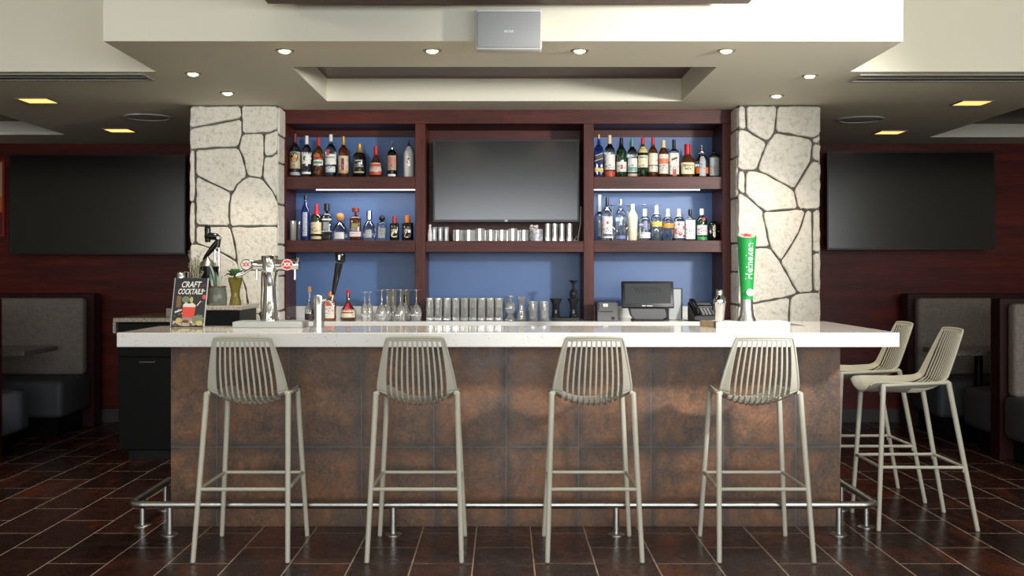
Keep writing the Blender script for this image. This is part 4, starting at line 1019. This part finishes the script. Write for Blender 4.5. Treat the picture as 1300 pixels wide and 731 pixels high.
for xb, sg_ in ((xl, -1), (xr, 1)):
    bd = obj('badge', MB().tube([(xb, Ye-.028, zbar+.002), (xb, Ye-.040, zbar+.002)], .031, 30), P('badge_green', (60, 96, 76), .35) if sg_ < 0 else P('badge_silver', (190, 186, 184), .3, .8), tw, ang=50)
    pm = MB(); pm.disc((xb, Ye-.0405, zbar+.002), .027, squash=.95)
    obj('badge_face', pm, P('badge_red', (214, 44, 46), .4) if sg_ > 0 else P('badge_cream', (226, 220, 210), .4), bd, smooth=False)
    tx_ = MB(); flat_text(tx_, 'XX', .030, (xb, Ye-.0412, zbar+.002), .0012, .92)
    obj('lettering', tx_, P('badge_letter_white', (244, 240, 236), .4) if sg_ > 0 else P('badge_red', (214, 44, 46), .4), bd, smooth=False)
obj('tap_lever', MB().tube([(xl+.035, Ye-.02, zbar-.012), (xl-.02, Ye-.055, zbar-.05), (PX(303, Ye), Ye-.075, ez(350))], .007, 12, radii=[.008, .010, .006]), chrome, tw)
obj('tap_lever', MB().tube([(xr+.03, Ye-.02, zbar-.004), (PX(379, Ye), Ye-.03, ez(333)), (PX(380, Ye), Ye-.035, ez(327))], .007, 12), chrome, tw)
# slim steel tower with a black handle
Ys_ = 6.0; X = PX(405, Ys_)
st_ = thing('beer_tower', 'slim steel cylinder beer tower with black tap handle left of the shelf bottles', 'beer tap', (X, Ys_, ZB))
obj('column', MB().lathe([(.034, 0), (.034, .005), (.0305, .007), (.0305, PZ(376, Ys_)-ZB), (.029, PZ(374.6, Ys_)-ZB), (0, PZ(374.3, Ys_)-ZB)], (X, Ys_, ZB), 32), chrome, st_)
obj('faucet', MB().tube([(X+.026, Ys_, PZ(380.5, Ys_)), (PX(416, Ys_), Ys_-.02, PZ(380.5, Ys_)), (PX(422, Ys_), Ys_-.03, PZ(383, Ys_)), (PX(424.5, Ys_), Ys_-.03, PZ(389, Ys_))], .008, 12, radii=[.008, .009, .011, .007]), chrome, st_)
hb, ht = (PX(424, Ys_), Ys_-.03, PZ(374, Ys_)), (PX(431.6, Ys_), Ys_-.03, PZ(334, Ys_))
obj('faucet_stem', MB().tube([(PX(422.5, Ys_), Ys_-.03, PZ(383, Ys_)), hb], .006, 10), chrome, st_)
hd = obj('tap_handle', MB().tube([hb, [lerp(hb[k_], ht[k_], .5) for k_ in range(3)], ht], .018, 18, radii=[.0095, .0165, .021]), P('handle_black', (10, 10, 11), .18), st_, ang=50)
kb = (PX(432.8, Ys_), Ys_-.03, PZ(327.2, Ys_))
obj('handle_top', MB().tube([(kb[0]-.002, kb[1], kb[2]-.026), (kb[0], kb[1], kb[2]-.018), (kb[0]+.001, kb[1], kb[2]+.022), (kb[0]+.002, kb[1], kb[2]+.030)], .028, 20, radii=[.018, .026, .031, .027]), P('handle_black', (10, 10, 11), .18), hd, ang=50)
obj('handle_mark', MB().box(kb[0]-.005, kb[0]+.005, kb[1]-.0325, kb[1]-.03, kb[2]-.012, kb[2]+.014), P('logo_white', (240, 240, 240), .3), hd, smooth=False)
# green tap
Yh = 6.02; X = PX(948, Yh); s_ = S(Yh)
def hz(py): return PZ(py, Yh)
hn = thing('beer_tap', 'tall green beer tap with white lettering and red star on the bar', 'beer tap', (X, Yh, zt))
obj('base', MB().lathe([(11.6/s_, 0), (11.4/s_, .006), (9.0/s_, .03), (7.9/s_, .065), (7.6/s_, hz(380)-zt)], (X, Yh, zt), 36), steel, hn)
zg0, zg1 = hz(380), hz(299)
def hr(z):
    t_ = (z-(zg0-zt))/(zg1-zg0); return lerp(7.6, 12.2, max(0, min(1, t_))**1.15)/s_
gp = [(hr(zg0-zt+(zg1-zg0)*i/12), zg0-zt+(zg1-zg0)*i/12) for i in range(13)]
cm = MB(); n = 36; rings = []
tilt = .35                      # the top is cut at a slant towards the drinker
for i, (r_, z_) in enumerate(gp):
    ring = []
    for k_ in range(n):
        a_ = 2*PI*k_/n; fr = max(0, (i-6)/6)
        ring.append(cm.bm.verts.new((X+r_*math.cos(a_), Yh+r_*math.sin(a_), zt+z_+fr*tilt*r_*math.sin(a_))))
    rings.append(ring)
for i in range(12):
    for k_ in range(n): cm._face([rings[i][k_], rings[i][(k_+1)%n], rings[i+1][(k_+1)%n], rings[i+1][k_]])
cm._face(rings[-1])
body = obj('column', cm, P('tap_green', (24, 138, 62), .3, coat=.3), hn, ang=50)
rt = gp[-1][0]
def top_disc(sc_, off, pts=None):
    mb = MB(); vs = []
    P_ = pts or [(math.cos(2*PI*k_/32), math.sin(2*PI*k_/32)) for k_ in range(32)]
    for u, v in P_: vs.append(mb.bm.verts.new((X+rt*sc_*u, Yh+rt*sc_*v-off*tilt, zg1+rt*sc_*v*tilt+off)))
    mb._face(vs); return mb
obj('top_plate', top_disc(.88, .0015), P('tap_plate', (170, 172, 170), .4), hn, smooth=False)
star = [((1 if k_ % 2 == 0 else .42)*math.sin(2*PI*k_/10), (1 if k_ % 2 == 0 else .42)*math.cos(2*PI*k_/10)) for k_ in range(10)]
obj('star', top_disc(.66, .0032, star), P('star_red', (222, 34, 40), .35), hn, smooth=False)
tx_ = MB(); wrap_text(tx_, 'Heineken', .056, (X, Yh, zt), hr, hz(331.5)-zt, vertical=True, ang=10, off=.0012, bold=.0002, squeeze=.94)
obj('lettering', tx_, P('logo_white', (240, 240, 240), .3), hn, smooth=False)
obj('round_badge', MB().tube([(X+.008, Yh-.030, hz(371)), (X+.009, Yh-.044, hz(371))], .0195, 24), P('logo_white', (240, 240, 240), .3), hn, ang=50)
# cocktail shaker on the right tray, wood board beside it
Yk = 5.985; X = PX(913.4, Yk)
sk = thing('cocktail_shaker', 'polished steel cocktail shaker left of the green beer tap', 'shaker', (X, Yk, zt))
q = 1/S(Yk); zz = zt
obj('cup', MB().lathe([(5.6*q, 0), (5.9*q, .004), (6.6*q, .05), (8.1*q, .098), (8.2*q, .104), (0, .104)], (X, Yk, zz), 30), chrome, sk)
obj('strainer_lid', MB().lathe([(8.3*q, .104), (8.3*q, .112), (6.9*q, .130), (4.6*q, .141), (4.4*q, .146), (0, .146)], (X, Yk, zz), 30), chrome, sk)
obj('top_cap', MB().lathe([(4.7*q, .146), (4.5*q, .166), (3.6*q, .174), (0, .176)], (X, Yk, zz), 24), chrome, sk)
o = obj('wood_board', MB().prism([(PX(890, 6.1), 6.14), (PX(908, Yd), 5.985), (PX(908.5, Yd), 6.13), (PX(893, 6.1), 6.24-.075)], 'z', ZB, ZB+.032), wood('wood_board_mat', (120, 100, 76), (156, 136, 108), (180, 160, 130), 'x', .6), None, smooth=False)
tag(o, 'small pale wooden board left of the green tap tray, behind the shaker', 'board')

# ------------------------------------------------------------------ craft cocktails menu
mn = thing('cocktail_menu', 'dark menu board reading craft cocktails with a red drink, leaning on the bar', 'menu', (PX(237, 5.98), 5.985, ZB+.003), rot=(math.radians(-11), math.radians(.2), math.radians(-12)))
mw, mh = .097, .272
obj('board', MB().box(-mw, mw, 0, .006, 0, mh, .001, 1), P('menu_dark', (52, 54, 57), .5), mn, local=True, smooth=False)
ed = MB(); ed.box(-mw-.003, -mw, -.002, .008, 0, mh); ed.box(mw, mw+.003, -.002, .008, 0, mh); ed.box(-mw, mw, .0065, .008, 0, mh)
obj('acrylic_edge', ed, P('acrylic', (200, 204, 204), .15), mn, local=True, smooth=False)
tx_ = MB(); flat_text(tx_, 'CRAFT', .046, (.002, -.0012, mh*.86), .0010, .82, .2); flat_text(tx_, 'COCKTAILS', .042, (.002, -.0012, mh*.715), .0010, .66, .2)
obj('lettering', tx_, P('logo_white', (240, 240, 240), .3), mn, local=True, smooth=False)
il = MB(); y = -.0009
def ell(cx, cz, rx, rz, mi, dy=0, n=18):
    il.mi = mi; il._face([il.bm.verts.new((cx+rx*math.cos(2*PI*k_/n), y-dy, cz+rz*math.sin(2*PI*k_/n))) for k_ in range(n)])
def qd(pts, mi, dy=0):
    il.mi = mi; il._face([il.bm.verts.new((p_[0], y-dy, p_[1])) for p_ in pts])
ell(-.005, .022, .066, .018, 5); ell(-.052, .034, .020, .016, 4, .0003); ell(.058, .040, .032, .026, 3, .0003); ell(.07, .022, .02, .014, 4, .0005)
ell(-.004, .046, .032, .010, 6, .0004)
qd([(-.034, .052), (.036, .052), (.040, .110), (-.036, .110)], 0, .0006)
qd([(-.036, .110), (.040, .110), (.039, .122), (.020, .134), (.0, .128), (-.02, .136), (-.035, .122)], 1, .0007)
ell(-.012, .030, .022, .008, 2, .0006); ell(-.022, .152, .024, .018, 3, .0003); ell(.012, .150, .010, .016, 4, .0003)
ell(.086, .166, .012, .013, 0, .0002); qd([(.045, .118), (.050, .116), (.070, .142), (.066, .145)], 1, .0008)
qd([(-.076, .108), (-.05, .108), (-.05, .172), (-.076, .172)], 7); qd([(-.08, .075), (-.04, .09), (-.04, .098), (-.082, .085)], 1, .0003)
qd([(-.073, .196), (-.05, .206), (-.046, .222), (-.07, .212)], 2); qd([(.06, .22), (.09, .232), (.09, .240), (.06, .226)], 2); qd([(.07, .196), (.09, .2), (.085, .205), (.068, .201)], 1)
rq = random.Random(5)
for q_ in range(46):
    cx_, cz_ = rq.uniform(-.09, .09), abs(rq.gauss(0, .035))+.008
    if cz_ > .12: continue
    rr_q = rq.uniform(.004, .010); ell(cx_, cz_, rr_q, rr_q*rq.uniform(.4, .9), rq.choice((2, 3, 3, 4, 5, 5, 6, 1)), .0002+.0001*(cz_ < .03), 8)
for q_ in range(10):
    ell(rq.uniform(-.09, .09), rq.uniform(.12, .25), rq.uniform(.003, .007), rq.uniform(.002, .006), rq.choice((2, 2, 3, 7)), .0001, 8)
obj('drink_picture', il, [P('print_red', (226, 84, 72), .5), P('print_white', (238, 226, 224), .5), P('print_brown', (120, 70, 56), .5), P('print_green', (124, 140, 112), .5), P('print_yellow', (206, 186, 120), .5), P('print_pale', (196, 178, 146), .5), P('print_grey', (150, 146, 146), .5), P('print_wood', (136, 104, 72), .5)], mn, local=True, smooth=False)
# flip-top canister peeping over the menu
Yf_ = 6.126; X = PX(230, Yf_)
ca = thing('canister', 'steel flip-top canister standing behind the cocktail menu', 'canister', (X, Yf_, ZB))
obj('body', MB().lathe([(.04, 0), (.042, .004), (.042, .2), (.03, .225), (.0215, .235), (.0215, .262), (0, .262)], (X, Yf_, ZB), 28), chrome, ca)
obj('lid', MB().lathe([(.0225, .262), (.0225, .296), (.020, .302), (0, .302)], (X, Yf_, ZB), 24), chrome, ca)
obj('wire_bail', MB().tube([(X+.022, Yf_, ZB+.25), (X+.038, Yf_, ZB+.268), (X+.040, Yf_, ZB+.302), (X+.018, Yf_, ZB+.304)], .002, 8), steel, ca)

# ------------------------------------------------------------------ citrus press and plants on the stand
ZSd = 1.155; Yj = 7.36
def jp(px, py, Y=Yj): return (PX(px, Y), Y, PZ(py, Y))
jz = lambda py: PZ(py, Yj)
jx = PX(267, Yj)
ju = thing('citrus_press', 'black and steel lever citrus press on the stand before the left column', 'juicer', (jx, Yj, ZSd))
iron = P('cast_black', (13, 13, 14), .25)
obj('base', MB().lathe([(.075, 0), (.078, .012), (.06, .022), (.05, .03)], (jx, Yj, ZSd), 30), iron, ju)
obj('body', MB().lathe([(.050, .03), (.048, .10), (.062, .16), (.066, jz(347)-ZSd), (.068, jz(338)-ZSd), (0, jz(338)-ZSd)], (jx-.01, Yj, ZSd), 30), iron, ju)
obj('dome', MB().lathe([(.060, 0), (.052, .022), (.026, .044), (.012, .056), (.010, .066), (0, .066)], (jx-.018, Yj, jz(338)), 30), steel, ju)
rod_x = PX(274.6, Yj)
for dx in (-.016, .014): obj('rod', MB().tube([(rod_x+dx, Yj+.02, jz(350)), (rod_x+dx, Yj+.02, jz(312))], .0075, 12), chrome, ju)
hs = obj('gear_head', MB().tube([jp(261, 302.5), jp(266, 299.5), jp(275, 300.5), jp(279, 303)], .03, 16, radii=[.018, .026, .024, .016]), iron, ju, ang=60)
obj('pivot', MB().tube([(PX(278.5, Yj), Yj-.035, jz(302)), (PX(278.5, Yj), Yj+.03, jz(302))], .011, 14), steel, hs)
obj('post', MB().tube([jp(277.5, 302), jp(276, 314)], .017, 14), iron, ju)
gr_ = obj('grip', MB().tube([jp(263.8, 307.5), jp(263.8, 304), jp(263.6, 290), jp(264, 287), jp(264.4, 285.6)], .02, 16, radii=[.017, .020, .021, .018, .010]), iron, ju)
obj('press_arm', MB().tube([jp(276.5, 305), jp(270, 314.5), jp(261, 326), jp(257.5, 330)], .015, 14, radii=[.013, .019, .013, .004]), iron, ju)
# rosemary in a pot
rm_x = PX(246, 7.2); Yr = 7.2
ros = thing('potted_rosemary', 'wispy grey-green rosemary in a small pot behind the cocktail menu', 'plant', (rm_x, Yr, ZSd))
obj('pot', MB().lathe([(.04, 0), (.042, .003), (.052, .075), (.048, .075), (.044, .062), (0, .062)], (rm_x, Yr, ZSd), 26), P('pot_grey', (120, 112, 104), .6), ros)
rnd = random.Random(11); st2 = MB(); lf = MB()
for q in range(26):
    a_ = rnd.uniform(0, 2*PI); sp = rnd.uniform(.0, .06); hh = rnd.uniform(.14, .31)
    bx, by = rm_x+rnd.uniform(-.03, .03), Yr+rnd.uniform(-.03, .03)
    tip = Vector((bx+sp*math.cos(a_), by+sp*math.sin(a_)*.8, ZSd+.06+hh)); bs = Vector((bx, by, ZSd+.055)); md = bs.lerp(tip, .5)+Vector((0, 0, .02))
    st2.tube([bs, md, tip], .0016, 5)
    for k_ in range(int(hh*150)):
        t_ = rnd.uniform(.2, 1); p0 = bs.lerp(tip, t_)+Vector((0, 0, .04*t_*(1-t_))); th = rnd.uniform(0, 2*PI)
        dr = Vector((math.cos(th)*.8, math.sin(th)*.8, .75)).normalized(); sd_ = dr.cross(Vector((math.sin(th), math.cos(th), .3))).normalized()*.0019; L_ = rnd.uniform(.012, .02)
        lf._face([lf.bm.verts.new(p0-sd_), lf.bm.verts.new(p0+dr*L_*.6-sd_*.8), lf.bm.verts.new(p0+dr*L_), lf.bm.verts.new(p0+dr*L_*.6+sd_*.8), lf.bm.verts.new(p0+sd_)])
obj('stems', st2, P('stem_brown', (96, 88, 66), .8), ros)
lo_ = obj('leaves', lf, P('rosemary', (150, 152, 128), .7), ros, smooth=False); lo_['kind'] = 'stuff'
# agave in a glass jar
ax_, Ya = PX(276.5, 7.20), 7.20
ag = thing('potted_agave', 'spiky pale-edged agave in a fluted glass jar on the stand', 'plant', (ax_, Ya, ZSd))
obj('jar', MB().lathe([(.055, 0), (.06, .006), (.062, .05), (.056, .1), (.053, .118), (.056, .122)], (ax_, Ya, ZSd), 14), P('jar_glass', (206, 214, 196), .05, 0, .7, .8), ag, ang=20)
obj('jar_rim', MB().lathe([(.056, 0), (.058, .002), (.058, .006), (.05, .006)], (ax_, Ya, ZSd+.120), 26, caps=False), P('jar_rim_mat', (120, 60, 44), .4), ag)
def blade(mb, b_, tip, w, bend, nrm):
    P_ = []
    for k_ in range(9):
        t_ = k_/8; c_k = b_.lerp(tip, t_)+bend*math.sin(PI*t_); ww = w*(1-t_)**.7*(1+.5*math.sin(PI*t_)); P_.append((c_k-nrm*ww, c_k+Vector((0, .004, 0))*(1-t_), c_k+nrm*ww))
    V_ = [[mb.bm.verts.new(p_) for p_ in r_] for r_ in P_]
    for k_ in range(8):
        for w_2 in range(2): mb._face([V_[k_][w_2], V_[k_][w_2+1], V_[k_+1][w_2+1], V_[k_+1][w_2]])
agm = NT('agave_leaf'); v_ = agm.coord((60, 60, 3)); agm.l(agm.ramp(agm.noise(v_, 1.0, 2), [(.42, lin((70, 96, 84))), (.6, lin((176, 190, 170)))]), agm.b.inputs['Base Color']); agm.b.inputs['Roughness'].default_value = .5
for (dx, dy, hh, bd) in ((-.066, .0, .20, .02), (-.045, -.02, .15, -.01), (-.02, .02, .13, .01), (.012, -.01, .145, .008), (.03, .02, .11, -.01), (.034, -.03, .07, -.01), (-.06, .03, .10, .0), (.0, -.03, .10, .0)):
    mb = MB(); blade(mb, Vector((ax_+dx*.25, Ya+dy*.3, ZSd+.09)), Vector((ax_+dx, Ya+dy, ZSd+.09+hh)), .011, Vector((bd, 0, 0)), Vector((1, 0, 0)))
    obj('leaf', mb, agm.m, ag)
sb_ = MB(); sb_.lathe([(0, .01), (.05, .012), (.052, .06), (.048, .095), (0, .1)], (ax_, Ya, ZSd), 20); obj('moss', sb_, P('moss_green', (74, 96, 60), .9), ag)
# succulent in a waisted amber glass
vx, Yv = PX(298.8, 7.26), 7.26; q = 1/S(Yv)
vs_ = thing('potted_succulent', 'round green succulent in a tall waisted amber-green glass on the stand', 'plant', (vx, Yv, ZSd))
vh = PZ(352, Yv)-ZSd
obj('glass_vase', MB().lathe([(7.0*q, 0), (7.4*q, .006), (7.2*q, vh*.12), (5.4*q, vh*.36), (6.2*q, vh*.58), (8.6*q, vh*.86), (8.9*q, vh), (8.3*q, vh), (0, vh*.97)], (vx, Yv, ZSd), 30), P('vase_amber', (150, 138, 66), .06, 0, .6, .7), vs_)
for ring, (nn, rr_, tl, ln) in enumerate(((5, .010, 75, .030), (8, .018, 56, .042), (11, .026, 36, .050), (13, .032, 16, .048))):
    for k_ in range(nn):
        th = 2*PI*k_/nn+ring*.4; tl_ = math.radians(tl); base = Vector((vx+rr_*.4*math.cos(th), Yv+rr_*.4*math.sin(th), ZSd+vh+.014+.004*(3-ring)))
        dr = Vector((math.cos(th)*math.cos(tl_), math.sin(th)*math.cos(tl_), math.sin(tl_))); sd_ = Vector((-math.sin(th), math.cos(th), 0)); up = dr.cross(sd_)*-1
        mb = MB(); prev = None
        for t_, w_k in ((0, .006), (.35, .011), (.7, .013), (.9, .009), (1, .001)):
            c_k = base+dr*ln*t_; rg = [mb.bm.verts.new(c_k+sd_*w_k*math.cos(2*PI*z_/8)+up*w_k*.4*math.sin(2*PI*z_/8)) for z_ in range(8)]
            if prev:
                for z_ in range(8): mb._face([prev[z_], prev[(z_+1)%8], rg[(z_+1)%8], rg[z_]])
            prev = rg
        obj('leaf', mb, P('succulent_green', (70, 110, 66), .5), vs_)
obj('stem', MB().tube([(vx, Yv, ZSd+vh*.9), (vx, Yv, ZSd+vh+.03)], .012, 10), P('moss_green', (74, 96, 60), .9), vs_)
obj('trailing_stem', MB().tube([(vx-.02, Yv, ZSd+vh+.01), (PX(288, Yv), Yv+.03, PZ(347.5, Yv)), (PX(283, Yv), Yv+.05, PZ(350, Yv))], .003, 8), P('moss_green', (74, 96, 60), .9), vs_)

# ------------------------------------------------------------------ till, printer and phone on the back counter
greyp = P('grey_plastic', (104, 106, 108), .45); darkp = P('dark_plastic', (24, 25, 27), .4)
Yp = 7.74; sP = S(Yp)
po = thing('till_terminal', 'black touch screen till on a grey foot on the back counter', 'till', (PX(823, Yp), Yp, ZBK))
Mx = Matrix.Translation((PX(822.3, 7.66), 7.66, PZ(373.5, 7.66))) @ Matrix.Rotation(math.radians(-14), 4, 'X')
sw, sh = 33*7.66/F, 17.3*7.66/F
obj('monitor', MB().box(-sw, sw, 0, .03, -sh, sh, .006).xf(Mx), darkp, po, ang=50)
obj('touch_screen', MB().box(-sw+.022, sw-.022, -.002, .002, -sh+.03, sh-.018).xf(Mx), P('till_screen', (50, 53, 58), .3, 0, .5), po, smooth=False)
tx_ = MB(); flat_text(tx_, 'WESTIN', .052, (0, -.0028, .030), .001, 1.0); obj('lettering', tx_.xf(Mx), P('till_letter', (32, 34, 37), .4, 0, .4), po, smooth=False)
mk = MB(); mk.box(-.042, -.018, -.0012, 0, -sh+.010, -sh+.016); mk.box(-.010, .030, -.0012, 0, -sh+.010, -sh+.015); obj('maker_mark', mk.xf(Mx), P('logo_white', (240, 240, 240), .3), po, smooth=False)
ft_ = MB(); ft_.prism([(PX(799.5, 7.68), PZ(391, 7.68)), (PX(844, 7.68), PZ(391, 7.68)), (PX(846.5, 7.68), PZ(401.5, 7.68)), (PX(842, 7.68), PZ(405.3, 7.68)), (PX(806, 7.68), PZ(405.3, 7.68)), (PX(802, 7.68), PZ(401, 7.68))], 'y', 7.68, 7.80)
bmesh.ops.bevel(ft_.bm, geom=list(ft_.bm.edges), offset=.004, segments=2, affect='EDGES')
obj('foot', ft_, P('till_grey', (92, 92, 92), .35, .5), po, ang=50)
bs_ = MB().box(PX(803, 7.7), PX(843, 7.7), 7.66, 7.82, ZBK, ZBK+.012, .003, 1); obj('base_plate', bs_, darkp, po, smooth=False)
cu = thing('computer_tower', 'small grey computer tower behind the till', 'computer', (PX(859, 7.9), 7.9, ZBK))
obj('case', MB().box(PX(849, 7.86), PX(865.5, 7.86), 7.86, 8.14, ZBK, PZ(366.5, 7.86), .003, 1), P('tower_grey', (150, 152, 154), .4, .3), cu, smooth=False)
cf = MB(); x0_, x1_, z1_ = PX(848.6, 7.86), PX(866.2, 7.86), PZ(365.6, 7.86)
cf.box(x1_-.006, x1_, 7.850, 7.86, ZBK, z1_-.006); cf.box(x0_, x1_, 7.850, 7.86, z1_-.006, z1_)
obj('front_frame', cf, darkp, cu, smooth=False)
pr = thing('receipt_printer', 'small grey receipt printer left of the till', 'printer', (PX(770.5, 7.7), 7.7, ZBK))
pb = MB().prism([(7.655, ZBK), (7.84, ZBK), (7.84, ZBK+.128), (7.70, ZBK+.128), (7.668, ZBK+.085)], 'x', PX(757.8, 7.7), PX(783.6, 7.7))
bmesh.ops.bevel(pb.bm, geom=list(pb.bm.edges), offset=.004, segments=2, affect='EDGES')
obj('printer_body', pb, greyp, pr, ang=50)
Mp = Matrix.Translation((PX(770, 7.66), 7.683, ZBK+.108)) @ Matrix.Rotation(math.radians(-37), 4, 'X')
obj('receipt', MB().box(-.022, .012, -.003, .0, -.012, .014).xf(Mp), paper, pr, smooth=False)
obj('paper_slot', MB().box(PX(762, 7.66), PX(778, 7.66), 7.655, 7.668, ZBK+.066, ZBK+.070), darkp, pr, smooth=False)
obj('power_button', MB().tube([(PX(778.5, 7.65), 7.662, ZBK+.020), (PX(778.5, 7.65), 7.652, ZBK+.020)], .011, 18), darkp, pr)
obj('cover', MB().box(PX(757, 7.7), PX(760, 7.7), 7.665, 7.83, ZBK, ZBK+.13, .003, 1), darkp, pr, smooth=False)
ph = thing('desk_phone', 'black desk phone with grey keys at the right end of the back counter', 'telephone', (PX(892, 7.7), 7.72, ZBK), rot=(0, 0, math.radians(8)))
pb = MB().prism([(-.075, 0), (.10, 0), (.10, .126), (.085, .13), (-.075, .035)], 'x', -.075, .092); bmesh.ops.bevel(pb.bm, geom=list(pb.bm.edges), offset=.004, segments=2, affect='EDGES')
obj('phone_body', pb, darkp, ph, local=True, ang=50)
slope = math.atan2(.095, .16)
Mf = Matrix.Translation((0, -.075, .035)) @ Matrix.Rotation(slope, 4, 'X')          # along the sloping face: y up the slope, z out
hs_ = MB().tube([(-.056, .005, .012), (-.056, .03, .022), (-.056, .09, .026), (-.056, .15, .024), (-.056, .182, .012)], .022, 14, radii=[.018, .023, .017, .022, .018]).xf(Mf); obj('handset', hs_, P('handset_black', (16, 16, 18), .3), ph, local=True)
obj('display', MB().box(-.02, .08, .142, .17, .001, .004).xf(Mf), P('phone_display', (86, 92, 96), .3), ph, local=True, smooth=False)
kmat = P('phone_key', (150, 152, 154), .5)
obj('display_strip', MB().box(-.02, .08, .112, .119, .001, .003).xf(Mf), kmat, ph, local=True, smooth=False)
for r_ in range(4):
    for c__ in range(4): obj('key', MB().box(-.016+.024*c__, 0+.024*c__, .018+.022*r_, .030+.022*r_, .001, .005).xf(Mf), kmat if (c__ < 3) else greyp, ph, local=True, smooth=False)
o = obj('phone_cord', MB().tube([(PX(901, 7.62), 7.622, ZBK+.005), (PX(893, 7.62), 7.615, ZBK+.005), (PX(884, 7.62), 7.618, ZBK+.005), (PX(874, 7.64), 7.65, ZBK+.005), (PX(868, 7.7), 7.72, ZBK+.005)], .004, 8), blackp, None); tag(o, 'black cord lying on the counter before the desk phone', 'cord')

# ------------------------------------------------------------------ light and camera
sun_w = (.93, .97, 1.0)
for x_, wd, e_ in ((-4.05, 3.6, 38), (0, 3.1, 150), (4.05, 3.6, 130)):  # daylight from unseen front windows, assumed from the television screen gradient
    al = lightdata('AREA', 'window_daylight', (x_, YF-.12, 1.7), e_, sun_w, shape='RECTANGLE', size=wd, size_y=1.95)
    al.rotation_euler = (math.radians(90), 0, 0)
for sg_, e_ in ((-1, 34), (1, 60)):                     # unseen side lights with frames, added for a gradient on the side televisions
    al = lightdata('AREA', 'window_daylight', (sg_*(XW-.03), -2.2, 1.75), e_, sun_w, shape='RECTANGLE', size=3.2, size_y=2.3)
    al.rotation_euler = (math.radians(90), 0, math.radians(90*-sg_*-1))
    w = MB(); xx0, xx1 = sorted((sg_*XW, sg_*(XW-.025)))
    for q_ in ((-3.9, -3.82, .55, 2.95), (-.58, -.5, .55, 2.95), (-3.82, -.58, .55, .6), (-3.82, -.58, 2.9, 2.95)): w.box(xx0, xx1, *q_)
    struct('window_%d' % (4 if sg_ < 0 else 5), w, black, smooth=False)  # frames on solid wall around the added side lights
def aim(o, p): o.rotation_euler = (Vector(p)-o.location).to_track_quat('-Z', 'Y').to_euler()
k1 = lightdata('SPOT', 'room_lamp', (3.3, 3.2, 2.3), 700, (1, .97, .93), spot_size=math.radians(50), spot_blend=.6, shadow_soft_size=.16)  # unseen key spot, assumed from the shadows on the blue back panels
aim(k1, (-.4, 8.0, 1.5))
for x_, e_, az in ((-3.4, 85, 2.5), (-1.1, 52, 1.0), (1.2, 46, 1.0), (3.5, 140, 2.1)):
    k2 = lightdata('SPOT', 'room_spot', (x_, 1.9, ZU-.1), e_, (1, .95, .86), spot_size=math.radians(95), spot_blend=.6, shadow_soft_size=.3)  # unseen spots added to brighten the fascia and the bar
    aim(k2, (x_*.9, 6.4, az))
W = bpy.data.worlds.new('world'); sc.world = W; W.use_nodes = True
W.node_tree.nodes['Background'].inputs[0].default_value = (.6, .7, .85, 1); W.node_tree.nodes['Background'].inputs[1].default_value = .4
cam = bpy.data.cameras.new('camera'); co = bpy.data.objects.new('camera', cam); C.objects.link(co)
co.location = (0, 0, H); co.rotation_euler = (PI/2, 0, 0)
cam.sensor_fit = 'HORIZONTAL'; cam.sensor_width = 36; cam.lens = 36*F/1300
cam.shift_x = 10/1300; cam.shift_y = -20.5/1300; cam.clip_start = .05
sc.camera = co
vs = sc.view_settings; vs.view_transform = 'Standard'; vs.look = 'None'; vs.gamma = 1; vs.use_curve_mapping = False; vs.exposure = .4
sc.cycles.use_denoising = True
sc.cycles.max_bounces = 12; sc.cycles.transmission_bounces = 12; sc.cycles.diffuse_bounces = 5; sc.cycles.caustics_refractive = False; sc.cycles.caustics_reflective = False
